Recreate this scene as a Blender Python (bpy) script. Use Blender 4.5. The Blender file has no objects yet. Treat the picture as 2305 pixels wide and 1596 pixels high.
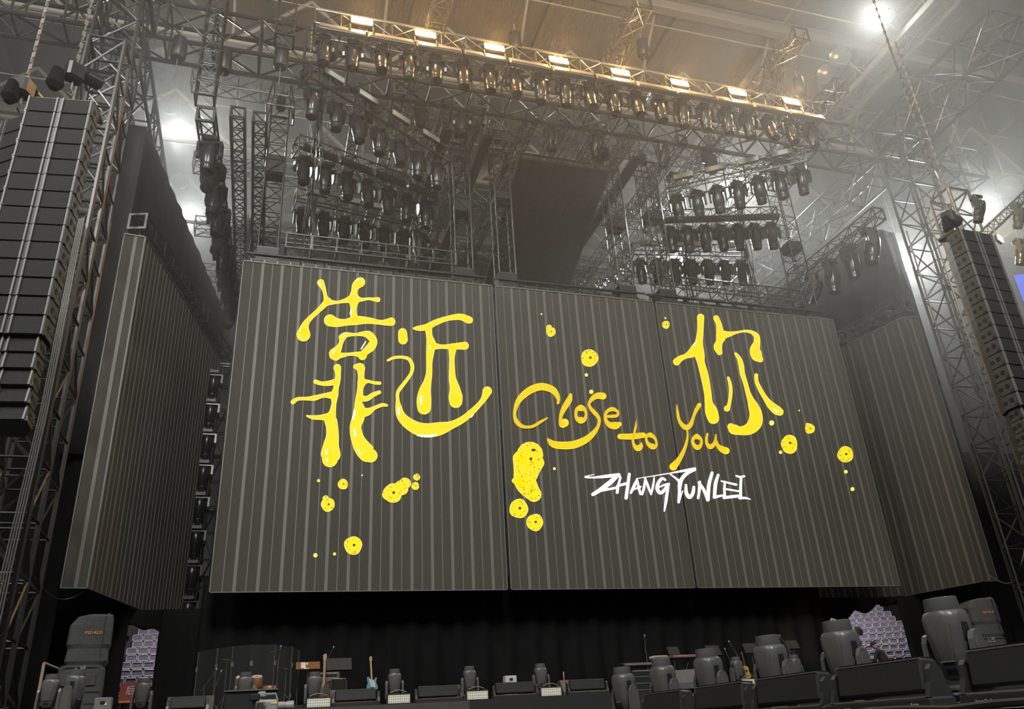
import bpy, math, random
from mathutils import Vector, Matrix
random.seed(7)
PI = math.pi
SC = bpy.context.scene
COL = SC.collection

# ------------------------------------------------------------------ camera
YAW, PIT, ROL = .313, .44, -.061
CAM = Vector((-12.327, -29.123, 1.7))
FPX, CX, CY = 1800.0, 1152.5, 798.0
FW = Vector((math.sin(YAW)*math.cos(PIT), math.cos(YAW)*math.cos(PIT), math.sin(PIT)))
R0 = Vector((math.cos(YAW), -math.sin(YAW), 0)); U0 = R0.cross(FW)
RT_ = math.cos(ROL)*R0 + math.sin(ROL)*U0
UP_ = -math.sin(ROL)*R0 + math.cos(ROL)*U0
cd = bpy.data.cameras.new('camera'); cam = bpy.data.objects.new('camera', cd); COL.objects.link(cam)
cam.matrix_world = Matrix(((RT_.x, UP_.x, -FW.x, CAM.x), (RT_.y, UP_.y, -FW.y, CAM.y), (RT_.z, UP_.z, -FW.z, CAM.z), (0, 0, 0, 1)))
cd.sensor_width = 36; cd.sensor_fit = 'HORIZONTAL'; cd.lens = 36*FPX/2305
cd.clip_start = .1; cd.clip_end = 500
SC.camera = cam

# ------------------------------------------------------------------ world and large lights
SC.view_settings.view_transform = 'Standard'; SC.view_settings.look = 'None'
SC.view_settings.exposure = 0.0; SC.view_settings.gamma = 1; SC.view_settings.use_curve_mapping = False
W = bpy.data.worlds.new('arena_air'); SC.world = W; W.use_nodes = True
bg = W.node_tree.nodes['Background']; bg.inputs[0].default_value = (.92, 1.0, 1.02, 1); bg.inputs[1].default_value = .13
SC.cycles.max_bounces = 3; SC.cycles.diffuse_bounces = 1; SC.cycles.glossy_bounces = 1
SC.cycles.use_adaptive_sampling = True; SC.cycles.adaptive_threshold = .1; SC.cycles.adaptive_min_samples = 12
SC.cycles.transmission_bounces = 2; SC.cycles.volume_bounces = 0; SC.cycles.transparent_max_bounces = 6
SC.cycles.sample_clamp_indirect = 4; SC.cycles.sample_clamp_direct = 0
SC.cycles.use_denoising = True; SC.cycles.caustics_reflective = False; SC.cycles.caustics_refractive = False

def lamp(name, kind, loc, energy, color=(1, 1, 1), size=.5, target=None, spot=1.2, blend=.5, sy=None):
    d = bpy.data.lights.new(name, kind); d.energy = energy; d.color = color
    if kind == 'AREA':
        d.size = size
        if sy: d.shape = 'RECTANGLE'; d.size_y = sy
    else:
        d.shadow_soft_size = size
    if kind == 'SPOT': d.spot_size = spot; d.spot_blend = blend
    o = bpy.data.objects.new(name, d); COL.objects.link(o); o.location = loc
    if target is not None:
        o.rotation_euler = (Vector(target)-Vector(loc)).to_track_quat('-Z', 'Y').to_euler()
    return o
# house lights of the arena, hanging under the roof behind and beside the viewer
lamp('house_light', 'AREA', (-14, -46, 36), 13500, (1, .97, .9), 9, (0, -2, 12))
lamp('house_light', 'AREA', (18, -46, 36), 2200, (1, .97, .92), 8, (6, 0, 12))
lamp('house_light', 'AREA', (-34, -30, 34), 6500, (1, .98, .95), 7, (-14, 0, 12))

# ------------------------------------------------------------------ placement helpers
def ray(x, y): return FW + RT_*((x-CX)/FPX) + UP_*((CY-y)/FPX)
def atY(x, y, Y): d = ray(x, y); return CAM + d*((Y-CAM.y)/d.y)
def atZ(x, y, Z): d = ray(x, y); return CAM + d*((Z-CAM.z)/d.z)
def atX(x, y, X): d = ray(x, y); return CAM + d*((X-CAM.x)/d.x)
ORD = ['first','second','third','fourth','fifth','sixth','seventh','eighth','ninth','tenth','eleventh','twelfth','thirteenth','fourteenth','fifteenth','sixteenth','seventeenth','eighteenth','nineteenth','twentieth','twenty-first','twenty-second','twenty-third','twenty-fourth','twenty-fifth','twenty-sixth']

# ------------------------------------------------------------------ materials
MATS = {}
def mat(name, col, rough=.6, metal=0., emit=None, es=0., noise=.0, nscale=8., bump=0., spec=.5, alpha=1., trans=0.):
    if name in MATS: return MATS[name]
    m = bpy.data.materials.new(name); m.use_nodes = True; nt = m.node_tree; b = nt.nodes['Principled BSDF']
    b.inputs['Base Color'].default_value = (*col, 1); b.inputs['Roughness'].default_value = rough
    b.inputs['Metallic'].default_value = metal; b.inputs['Specular IOR Level'].default_value = spec
    if emit: b.inputs['Emission Color'].default_value = (*emit, 1); b.inputs['Emission Strength'].default_value = es
    if trans: b.inputs['Transmission Weight'].default_value = trans
    b.inputs['Alpha'].default_value = alpha
    if noise or bump:
        tc = nt.nodes.new('ShaderNodeTexCoord'); nz = nt.nodes.new('ShaderNodeTexNoise'); nz.inputs['Scale'].default_value = nscale
        nz.inputs['Detail'].default_value = 4
        nt.links.new(tc.outputs['Object'], nz.inputs['Vector'])
        if noise:
            r = nt.nodes.new('ShaderNodeMixRGB'); r.blend_type = 'MIX'
            r.inputs[1].default_value = (*[c*(1-noise) for c in col], 1); r.inputs[2].default_value = (*[min(1, c*(1+noise)) for c in col], 1)
            nt.links.new(nz.outputs['Fac'], r.inputs[0]); nt.links.new(r.outputs[0], b.inputs['Base Color'])
        if bump:
            bp = nt.nodes.new('ShaderNodeBump'); bp.inputs['Strength'].default_value = bump; bp.inputs['Distance'].default_value = .05
            nt.links.new(nz.outputs['Fac'], bp.inputs['Height']); nt.links.new(bp.outputs[0], b.inputs['Normal'])
    MATS[name] = m
    return m
def ribbed(name, col, scale, bump, rough=.5, axis='X'):
    m = mat(name, col, rough, spec=.3); nt = m.node_tree; b = nt.nodes['Principled BSDF']
    tc = nt.nodes.new('ShaderNodeTexCoord'); w = nt.nodes.new('ShaderNodeTexWave'); w.bands_direction = axis
    w.inputs['Scale'].default_value = scale; nt.links.new(tc.outputs['Object'], w.inputs['Vector'])
    nz = nt.nodes.new('ShaderNodeTexNoise'); nz.inputs['Scale'].default_value = .8; nt.links.new(tc.outputs['Object'], nz.inputs['Vector'])
    bp = nt.nodes.new('ShaderNodeBump'); bp.inputs['Strength'].default_value = bump; bp.inputs['Distance'].default_value = .01
    nt.links.new(w.outputs['Fac'], bp.inputs['Height']); nt.links.new(bp.outputs[0], b.inputs['Normal'])
    r = nt.nodes.new('ShaderNodeMixRGB'); r.inputs[1].default_value = (*[c*.9 for c in col], 1); r.inputs[2].default_value = (*[c*1.1 for c in col], 1)
    nt.links.new(nz.outputs['Fac'], r.inputs[0]); nt.links.new(r.outputs[0], b.inputs['Base Color'])
    return m
M_TRUSS = mat('truss_black_metal', (.018, .018, .0175), .36, .0, noise=.25, nscale=6, spec=.9)
M_TRUSSL = mat('truss_aluminium', (.13, .13, .128), .3, .7, noise=.2, nscale=6)
M_BLACK = mat('black_plastic', (.018, .018, .019), .38, noise=.2, nscale=10)
M_HEAD = mat('fixture_shell', (.02, .0205, .021), .25, noise=.15, nscale=5)
M_HEADG = mat('fixture_grey_shell', (.088, .088, .089), .36, noise=.12, nscale=14)
M_LENS = mat('dark_lens', (.01, .01, .012), .12)
M_CHROME = mat('lens_band', (.22, .22, .23), .25, .8)
M_CLOTH = mat('black_drape', (.011, .011, .0113), .95, noise=.3, nscale=1.5, bump=.15, spec=.1)
M_CLOTHG = mat('grey_drape', (.05, .05, .05), .95, noise=.3, nscale=1.2, spec=.1)
M_LEDD = ribbed('led_module_dark', (.078, .0745, .063), 14, .5, .55)
M_LEDL = mat('led_frame_light', (.165, .16, .138), .5, noise=.08, nscale=2)
M_LEDE = mat('led_edge', (.16, .16, .15), .5, .3)
M_CHAIN = mat('chain_steel', (.22, .21, .19), .6, .3)
M_CABLE = mat('black_cable', (.02, .02, .02), .5)
M_YEL = mat('led_yellow', (.06, .05, 0), .6, emit=(1, .76, .002), es=1.05)
M_YELP = mat('led_pale_yellow', (.06, .05, .02), .6, emit=(1, .86, .16), es=1.0)
M_AMB = mat('led_amber', (.05, .04, .02), .6, emit=(.85, .52, .02), es=.9)
M_AMBD = mat('led_deep_amber', (.04, .03, .02), .6, emit=(.25, .13, .008), es=.7)
M_STRK = mat('led_streak', (.05, .04, .02), .6, emit=(.62, .36, .01), es=.9)
M_WHT = mat('led_white', (.9, .9, .9), .6, emit=(1, 1, 1), es=1.2)

# ------------------------------------------------------------------ mesh builder
class MB:
    def __init__(s): s.v = []; s.f = []
    def add(s, vs, fs):
        o = len(s.v); s.v += [tuple(v) for v in vs]; s.f += [tuple(i+o for i in f) for f in fs]; return s
    def box(s, c, d, M=None):
        x, y, z = d[0]/2, d[1]/2, d[2]/2; c = Vector(c)
        vs = [Vector((i*x, j*y, k*z)) for k in (-1, 1) for j in (-1, 1) for i in (-1, 1)]
        vs = [c+((M @ v) if M else v) for v in vs]
        return s.add(vs, [(0, 2, 3, 1), (4, 5, 7, 6), (0, 1, 5, 4), (2, 6, 7, 3), (0, 4, 6, 2), (1, 3, 7, 5)])
    def bbox(s, c, d, b=.02):            # box with chamfered vertical and horizontal edges
        x, y, z = d[0]/2, d[1]/2, d[2]/2; b = min(b, x*.9, y*.9, z*.9); vs = []; fs = []
        ring = lambda X, Y: [(-X+b, -Y), (X-b, -Y), (X, -Y+b), (X, Y-b), (X-b, Y), (-X+b, Y), (-X, Y-b), (-X, -Y+b)]
        for zz, k in ((-z, b), (-z+b, 0), (z-b, 0), (z, b)):
            for (px, py) in ring(x, y):
                q = 1-k/max(x, y) if k else 1
                vs.append((c[0]+px*(1-k/x if k else 1), c[1]+py*(1-k/y if k else 1), c[2]+zz))
        for r in range(3):
            for i in range(8): fs.append((r*8+i, r*8+(i+1) % 8, r*8+8+(i+1) % 8, r*8+8+i))
        fs.append(tuple(range(7, -1, -1))); fs.append(tuple(range(24, 32)))
        return s.add(vs, fs)
    def tube(s, a, b, r, n=6, r2=None, cap=True):
        a = Vector(a); b = Vector(b); d = (b-a)
        if d.length < 1e-6: return s
        d.normalize(); u = d.orthogonal().normalized(); w = d.cross(u); r2 = r if r2 is None else r2
        vs = [a+(u*math.cos(2*PI*i/n)+w*math.sin(2*PI*i/n))*r for i in range(n)]+[b+(u*math.cos(2*PI*i/n)+w*math.sin(2*PI*i/n))*r2 for i in range(n)]
        fs = [(i, (i+1) % n, n+(i+1) % n, n+i) for i in range(n)]
        if cap: fs += [tuple(range(n-1, -1, -1)), tuple(range(n, 2*n))]
        return s.add(vs, fs)
    def path(s, pts, r, n=6):
        pts = [Vector(p) for p in pts]; vs = []; fs = []; u = None
        for i, p in enumerate(pts):
            d = (pts[min(i+1, len(pts)-1)]-pts[max(i-1, 0)]).normalized()
            if u is None: u = d.orthogonal().normalized()
            else: u = (u-d*u.dot(d)).normalized()
            w = d.cross(u); rr = r[i] if isinstance(r, (list, tuple)) else r
            vs += [p+(u*math.cos(2*PI*k/n)+w*math.sin(2*PI*k/n))*rr for k in range(n)]
        for i in range(len(pts)-1):
            fs += [(i*n+k, i*n+(k+1) % n, (i+1)*n+(k+1) % n, (i+1)*n+k) for k in range(n)]
        fs += [tuple(range(n-1, -1, -1)), tuple(range((len(pts)-1)*n, len(pts)*n))]
        return s.add(vs, fs)
    def lathe(s, prof, n=16, M=None, c=(0, 0, 0), axis='z'):
        vs = []; c = Vector(c)
        for (r, h) in prof:
            for i in range(n):
                a = 2*PI*i/n; v = Vector((r*math.cos(a), r*math.sin(a), h))
                if axis == 'y': v = Vector((v.x, v.z, v.y))
                if axis == 'x': v = Vector((v.z, v.x, v.y))
                vs.append(c+((M @ v) if M else v))
        fs = [(j*n+i, j*n+(i+1) % n, (j+1)*n+(i+1) % n, (j+1)*n+i) for j in range(len(prof)-1) for i in range(n)]
        fs += [tuple(range(n-1, -1, -1)), tuple(range((len(prof)-1)*n, len(prof)*n))]
        return s.add(vs, fs)
    def loft(s, secs, n=20, M=None, c=(0, 0, 0)):   # secs: (z, rx, ry, exponent, ox, oy)
        vs = []; c = Vector(c)
        for sec in secs:
            z, rx, ry, e = sec[:4]; ox, oy = (sec[4], sec[5]) if len(sec) > 4 else (0, 0)
            for i in range(n):
                a = 2*PI*(i+.5)/n; ca, sa = math.cos(a), math.sin(a)
                v = Vector((ox+rx*math.copysign(abs(ca)**(2/e), ca), oy+ry*math.copysign(abs(sa)**(2/e), sa), z))
                vs.append(c+((M @ v) if M else v))
        m = len(secs)
        fs = [(j*n+i, j*n+(i+1) % n, (j+1)*n+(i+1) % n, (j+1)*n+i) for j in range(m-1) for i in range(n)]
        fs += [tuple(range(n-1, -1, -1)), tuple(range((m-1)*n, m*n))]
        return s.add(vs, fs)
    def prism(s, poly, z0, z1, M=None, c=(0, 0, 0)):
        n = len(poly); c = Vector(c); vs = [Vector((x, y, z)) for z in (z0, z1) for (x, y) in poly]
        vs = [c+((M @ v) if M else v) for v in vs]
        return s.add(vs, [tuple(range(n-1, -1, -1)), tuple(range(n, 2*n))]+[(i, (i+1) % n, n+(i+1) % n, n+i) for i in range(n)])
    def mesh(s, name, m=None, smooth=False):
        me = bpy.data.meshes.new(name); me.from_pydata(s.v, [], s.f); me.update()
        if m: me.materials.append(m)
        if smooth:
            for p in me.polygons: p.use_smooth = len(p.vertices) <= 4
            try: me.set_sharp_from_angle(angle=.7)
            except Exception: pass
        return me
    def build(s, name, m, parent=None, smooth=False, loc=None, rot=None):
        return ob(name, s.mesh(name, m, smooth), parent, loc, rot)
def ob(name, me, parent=None, loc=None, rot=None):
    o = bpy.data.objects.new(name, me); COL.objects.link(o)
    if parent: o.parent = parent
    if loc is not None: o.location = loc
    if rot is not None: o.rotation_euler = rot
    return o
def tag(o, label=None, cat=None, group=None, kind=None):
    if label: o['label'] = label
    if cat: o['category'] = cat
    if group: o['group'] = group
    if kind: o['kind'] = kind
    return o
def thing(name, label, cat, loc=(0, 0, 0), rot=(0, 0, 0), group=None):
    o = bpy.data.objects.new(name, None); COL.objects.link(o); o.location = loc; o.rotation_euler = rot; o.empty_display_size = .2
    return tag(o, label, cat, group)
def struct(o, label): return tag(o, label, None, None, 'structure')
def frame_mat(A, B, up=(0, 0, 1)):
    A = Vector(A); d = (Vector(B)-A).normalized(); up = Vector(up); up = (up-d*up.dot(d)).normalized(); s = up.cross(d)
    return Matrix(((d.x, s.x, up.x, A.x), (d.y, s.y, up.y, A.y), (d.z, s.z, up.z, A.z), (0, 0, 0, 1)))

# ------------------------------------------------------------------ trusses
def truss(label, A, B, w=.7, h=.7, bay=.7, rc=.035, rb=.018, style='N', m=None, name='box_truss', up=(0, 0, 1), cat='truss', group=None, ends=True, n=5):
    """box truss from A to B (centre line); local x along, y across, z up"""
    A = Vector(A); B = Vector(B); L = (B-A).length; m = m or M_TRUSS
    t = thing(name, label, cat, group=group); t.matrix_world = frame_mat(A, B, up)
    for sy in (-1, 1):
        for sz in (-1, 1):
            MB().tube((0, sy*w/2, sz*h/2), (L, sy*w/2, sz*h/2), rc, n+1).build('chord', m, t)
    k = max(2, round(L/bay)); q = MB(); d = L/k
    for i in range(k+1):
        x = i*d
        for sy in (-1, 1): q.tube((x, sy*w/2, -h/2), (x, sy*w/2, h/2), rb, n, cap=False)
        for sz in (-1, 1): q.tube((x, -w/2, sz*h/2), (x, w/2, sz*h/2), rb, n, cap=False)
    for i in range(k):
        x0, x1 = i*d, (i+1)*d; f = i % 2
        a, b = (x0, x1) if f else (x1, x0)
        for sy in (-1, 1):
            q.tube((a, sy*w/2, -h/2), (b, sy*w/2, h/2), rb, n, cap=False)
            if style == 'X': q.tube((b, sy*w/2, -h/2), (a, sy*w/2, h/2), rb, n, cap=False)
        for sz in (-1, 1):
            q.tube((a, -w/2, sz*h/2), (b, w/2, sz*h/2), rb, n, cap=False)
            if style == 'X' and sz < 0: q.tube((b, -w/2, sz*h/2), (a, w/2, sz*h/2), rb, n, cap=False)
    tag(q.build('bracing', m, t), kind='stuff')
    if ends:
        e = MB()
        for sy in (-1, 1): e.box((0, sy*w/2, 0), (.05, .09, h+.09))
        for sz in (-1, 1): e.box((0, 0, sz*h/2), (.05, w-.09, .09))
        me = e.mesh('end_frame', m)
        ob('end_frame', me, t); ob('end_frame', me, t, (L, 0, 0))
    return t
# ================================================================== hall
M_FLOOR = mat('floor_concrete', (.05, .05, .05), .7, noise=.3, nscale=2)
M_CEIL = ribbed('ceiling_deck', (.36, .34, .30), 3.0, .6, .8, 'X')
M_STEEL = mat('roof_steel', (.33, .30, .235), .6, noise=.15, nscale=1)
M_WALL = mat('hall_wall', (.2, .19, .175), .9, noise=.2, nscale=.2)
M_BAND = mat('hall_band', (.30, .275, .22), .9, noise=.15, nscale=.3)
struct(MB().box((0, 10, -.1), (110, 130, .2)).build('floor', M_FLOOR), 'dark arena floor below the stage')
ZC = 42.0
ceil = struct(MB().box((0, 22, ZC+.15), (110, 70, .3)).build('ceiling', M_CEIL), 'grey-brown corrugated roof deck high above the stage')
wb = struct(MB().box((0, 56, 21), (110, .6, 42)).build('wall_back', M_WALL), 'hazy back wall of the arena behind the stage')
for z, hgt in ((12, .9), (17.5, 1.2), (24, 1.4), (29.5, .8), (34, 1.6), (39, 1.2)):
    MB().box((0, 55.2, z), (108, 1.2, hgt)).build('wall_band', M_BAND, wb)
struct(MB().box((-54, 22, 21), (.6, 70, 42)).build('wall_left', M_WALL), 'hazy left wall of the arena')
struct(MB().box((54, 22, 21), (.6, 70, 42)).build('wall_right', M_WALL), 'hazy right wall of the arena')
# roof steel: girders across (X), purlins and lattice girders along Y
def ibeam(A, B, hgt, wid):
    A = Vector(A); B = Vector(B); L = (B-A).length; q = MB()
    q.box((L/2, 0, 0), (L, wid*.2, hgt)); q.box((L/2, 0, hgt/2), (L, wid, wid*.2)); q.box((L/2, 0, -hgt/2), (L, wid, wid*.2))
    me = q.mesh('girder', M_STEEL); return me, frame_mat(A, B)
for Y in (-8, 1, 10, 19, 28, 37, 46):
    me, F = ibeam((-54, Y, 40.9), (54, Y, 40.9), .9, .5); o = ob('girder', me, ceil); o.matrix_world = F
for X in (-46, -38, -30, -23, -14, -6, 2, 10, 17, 24, 32, 40, 47):
    me, F = ibeam((X, -12, 41.6), (X, 56, 41.6), .45, .3); o = ob('purlin', me, ceil); o.matrix_world = F
# big lattice girders of the roof: a lower chord with V struts
for Y in (5.5, 14.5, 23.5, 32.5):
    q = MB()
    q.tube((-54, Y, 36.5), (54, Y, 36.5), .16, 8)
    MBx = q
    for k in range(-6, 7):
        X = k*8
        q.tube((X, Y, 36.5), (X-4, Y, 40.6), .12, 6); q.tube((X, Y, 36.5), (X+4, Y, 40.6), .12, 6)
        q.tube((X, Y, 36.5), (X, Y-4, 40.6), .09, 6); q.tube((X, Y, 36.5), (X, Y+4, 40.6), .09, 6)
    o = q.build('lattice_girder', M_STEEL, ceil)
# thin service pipes
for Y, z in ((-2, 39.0), (0.5, 38.4), (3.5, 38.0), (8, 38.2), (12, 37.6)):
    MB().tube((-54, Y, z), (54, Y, z), .05, 6).build('service_pipe', M_STEEL, ceil)
# catwalks with rails carrying the arena floodlights
def catwalk(X, label):
    t = thing('catwalk', label, 'catwalk', (X, -14, 37.6)); L = 66
    for sx in (-1, 1):
        MB().box((sx*.75, L/2, 0), (.16, L, .38)).build('side_beam', M_STEEL, t)
        for z in (.6, 1.15): MB().tube((sx*.75, 0, z), (sx*.75, L, z), .03, 5).build('rail', M_STEEL, t)
    q = MB()
    for k in range(0, 34): q.box((0, k*2+.5, .05), (1.5, .3, .04))
    tag(q.build('grating', M_STEEL, t), kind='stuff')
    q = MB()
    for k in range(0, 23):
        for sx in (-1, 1): q.tube((sx*.75, k*3, .1), (sx*.75, k*3, 1.2), .03, 5); q.tube((sx*.75, k*3, .2), (sx*.75, k*3, 3.6), .025, 5)
    tag(q.build('post', M_STEEL, t), kind='stuff')
    return t
catwalk(22.2, 'long roof catwalk with rails running back above the right side of the stage')
catwalk(-22.2, 'long roof catwalk with rails running back above the left side of the stage')

# arena floodlights: round bowl lamps clamped under the catwalks
M_LAMPON = mat('flood_lamp_lit', (1, 1, 1), .5, emit=(.95, 1, .97), es=90)
M_LAMPOFF = mat('flood_lamp_glass', (.3, .31, .3), .15, .5)
M_BOWL = mat('flood_bowl', (.3, .3, .29), .4, .6)
_fl = {}
def flood(px, py, X, label, lit=True, aim=None, power=900, r=.62):
    p = atX(px, py, X) if X is not None else aim
    return flood_at(p, label, lit, power, r)
def flood_at(p, label, lit=True, power=900, r=.62, tgt=None):
    t = thing('floodlight', label, 'floodlight', p, group='arena floodlights')
    tgt = Vector(tgt) if tgt else (CAM+Vector((6, 6, 4)))
    d = (tgt-Vector(p)).normalized(); Rm = d.to_track_quat('-Z', 'Y').to_matrix()
    MB().lathe([(.18, .75), (.24, .7), (.26, .35), (r*.8, .2), (r, 0), (r*.97, -.04), (r*.9, .02), (.1, .12)], 20, Rm).build('bowl', M_BOWL, t, True)
    MB().lathe([(.02, -.05), (r*.6, -.04), (r*.9, .0), (r*.6, .03), (.02, .04)], 20, Rm).build('lamp_glass', M_LAMPON if lit else M_LAMPOFF, t, True)
    q = MB(); q.path([Rm @ Vector((-r-.05, 0, .1)), Rm @ Vector((-r-.05, 0, .9)), Rm @ Vector((r+.05, 0, .9)), Rm @ Vector((r+.05, 0, .1))], .035, 5)
    q.tube(Rm @ Vector((0, 0, .9)), Rm @ Vector((0, .3, 1.2)), .05, 6)
    q.build('bracket', M_TRUSS, t)
    if abs(p[0]) < 26:
        sx = 1 if p[0] > 0 else -1; MB().tube((0, 0, .35), (sx*21.5-p[0], 0, 37.6-p[2]), .05, 6).build('support_arm', M_STEEL, t)
    else:
        MB().tube((0, 0, .5), (0, 0, ZC-p[2]), .05, 6).build('support_arm', M_STEEL, t)
    if lit:
        L = lamp('flood_beam', 'SPOT', Vector(p)+d*.25, power, (.96, 1, .98), .35, tgt, 1.0, .7); L.parent = None
    return t
for i, (px, py, lit) in enumerate([(393, 302, 1), (422, 490, 1), (374, 162, 0), (381, 236, 0), (371, 96, 0), (365, 128, 0), (405, 405, 0)]):
    lab = ['lit floodlight glaring above the dark left drape, the upper of two', 'lit floodlight glaring beside the left drape edge, the lower of two',
           'unlit round floodlight with a creased reflector under the left catwalk', 'unlit round floodlight just above the upper glaring lamp on the left',
           'unlit round floodlight topmost under the left catwalk', 'small unlit floodlight turned aside below the topmost left one', 'unlit round floodlight between the two glaring left lamps'][i]
    flood(px, py, -19.9, lab, lit, power=12000, r=.58)
for i, (px, py, lit) in enumerate([(1972, 35, 1), (1662, 425, 1), (1522, 590, 1), (1890, 127, 0), (1863, 165, 0)]):
    lab = ['lit white floodlight under the roof catwalk at the upper right', 'lit floodlight glaring through the right chevron lighting trusses', 'small lit floodlight glaring behind the pale lattice tower on the right',
           'unlit round floodlight under the right catwalk, the upper of two', 'unlit round floodlight under the right catwalk, the lower of two'][i]
    flood(px, py, 20.0, lab, lit, power=17000, r=.7)
flood(2036, 592, 30, 'lit floodlight glaring behind the right tower above the right side screen', True, power=19000)
flood(2214, 468, 30, 'lit floodlight glaring above the right loudspeaker array', True, power=19000)
flood(2270, 420, 36, 'unlit round floodlight high at the right edge', False, r=.8)

# ================================================================== stage
M_DECK = mat('stage_deck_black', (.02, .02, .021), .5, noise=.3, nscale=3)
ZD = 2.40
struct(MB().box((2, 1.4, ZD/2), (44, 23, ZD)).build('stage_floor', M_DECK), 'black raised main stage under the screen')
ZR = 1.66
struct(MB().box((-5.4, -18.7, ZR/2), (4.4, 17.0, ZR)).build('runway_floor', M_DECK), 'low black runway running from the stage towards the viewer')

# ================================================================== LED screens
ZB, ZT = 6.425, 19.424
PER = .7545
def led_panel(t, A, B, first, back=True):
    """columns of LED modules between plan points A and B (front face), wide light strip at first + k*PER along A->B"""
    A = Vector((*A, ZB)); B = Vector((*B, ZB)); L = (B-A).length; F = frame_mat(A, B)
    g = bpy.data.objects
    cuts = []
    k = -1
    H = ZT-ZB
    s = first-PER
    edges = [0.0]
    while s < L+PER:
        for c, w, kind in ((s, .115, 'wide'), (s+PER/2, .035, 'thin')):
            if c-w/2 > .03 and c+w/2 < L-.03: cuts.append((c-w/2, c+w/2))
        s += PER
    cuts.sort(); prev = 0.04; mods = []
    for a, b in cuts: mods.append((prev, a)); prev = b
    mods.append((prev, L-.04))
    shared = {}
    def col(x0, x1, y, name, m):
        w = x1-x0
        key = (round(w, 3), name)
        if key not in shared: shared[key] = MB().box((w/2, .04, H/2), (w, .08, H)).mesh(name, m)
        o = ob(name, shared[key], t); o.matrix_world = F @ Matrix.Translation((x0, y, 0)); return o
    for a, b in mods:
        if b-a > .01: col(a, b, .015, 'led_module', M_LEDD)
    for a, b in cuts: col(a, b, .0, 'frame_strip', M_LEDL)
    q = MB(); q.box((.02, .04, H/2), (.04, .12, H)); q.box((L-.02, .04, H/2), (.04, .12, H)); q.box((L/2, .04, H-.03), (L, .12, .06)); q.box((L/2, .04, .015), (L, .12, .03))
    o = q.build('edge_frame', M_LEDE, t); o.matrix_world = F
    o = MB().box((L/2, .16, H/2), (L-.02, .1, H-.02)).build('back_panel', M_BLACK, t); o.matrix_world = F
XS1, XS2 = -3.545, 4.178
scrL = thing('led_screen', 'tall grey striped screen panel showing two yellow dripping Chinese characters', 'screen', (0, 0, ZB), group='main stage screen')
scrC = thing('led_screen', 'narrow middle screen panel showing most of the yellow English brush lettering', 'screen', (0, 0, ZB), group='main stage screen')
scrR = thing('led_screen', 'right screen panel showing one yellow dripping Chinese character', 'screen', (0, 0, ZB), group='main stage screen')
for t in (scrL, scrC, scrR): bpy.context.view_layer.update()
led_panel(scrL, (-14.0, 0), (XS1-.065, 0), .785)
led_panel(scrC, (XS1+.045, 0), (XS2-.05, 0), .75)
led_panel(scrR, (XS2+.055, 0), (14.02, 0), .75)

# ---- artwork shown on the screen: every stroke mapped onto the screen plane
def crom(pts, step=3):
    out = []; n = len(pts)
    if n < 3:
        for i in range(8):
            f = i/7; out.append(tuple(pts[0][k]*(1-f)+pts[1][k]*f for k in range(3)))
        return out
    for i in range(n-1):
        p0 = pts[max(i-1, 0)]; p1 = pts[i]; p2 = pts[i+1]; p3 = pts[min(i+2, n-1)]
        m = max(3, int(math.hypot(p2[0]-p1[0], p2[1]-p1[1])/step))
        for j in range(m):
            f = j/m; f2 = f*f; f3 = f2*f
            out.append(tuple(.5*(2*p1[k]+(p2[k]-p0[k])*f+(2*p0[k]-5*p1[k]+4*p2[k]-p3[k])*f2+(3*p1[k]-p0[k]-3*p2[k]+p3[k])*f3) for k in range(3)))
    out.append(tuple(pts[-1])); return out
def ribbon(q, pts, dr, Y, cap=True):
    """closed outline of a stroke of varying radius, fanned as a strip of quads plus round ends"""
    s = crom(pts); L = []; Rr = []; n = len(s)
    for i, (x, y, r) in enumerate(s):
        a = s[max(i-1, 0)]; b = s[min(i+1, n-1)]; dx, dy = b[0]-a[0], b[1]-a[1]; d = math.hypot(dx, dy) or 1
        r = max(.3, r+dr); L.append((x-dy/d*r, y+dx/d*r)); Rr.append((x+dy/d*r, y-dx/d*r))
    P = lambda p: atY(p[0], p[1], Y)
    vs = [P(p) for p in L]+[P(p) for p in Rr]
    q.add(vs, [(i, n+i, n+i+1, i+1) for i in range(n-1)])
    if cap:
        for i in (0, n-1): disc(q, s[i][0], s[i][1], max(.3, s[i][2]+dr), Y)
def disc(q, x, y, r, Y, n=14, sx=1., wob=0.):
    vs = []
    for i in range(n):
        a = 2*PI*i/n; rr = r*(1+wob*math.sin(3.1*a+x)+wob*.7*math.sin(5*a+y))
        vs.append(atY(x+rr*sx*math.cos(a), y+rr*math.sin(a), Y))
    q.add(vs, [tuple(range(n))])
def conv(strokes, ox, oy, sc): return [[(ox+x/sc, oy+y/sc, r/sc) for (x, y, r) in st] for st in strokes]
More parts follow.
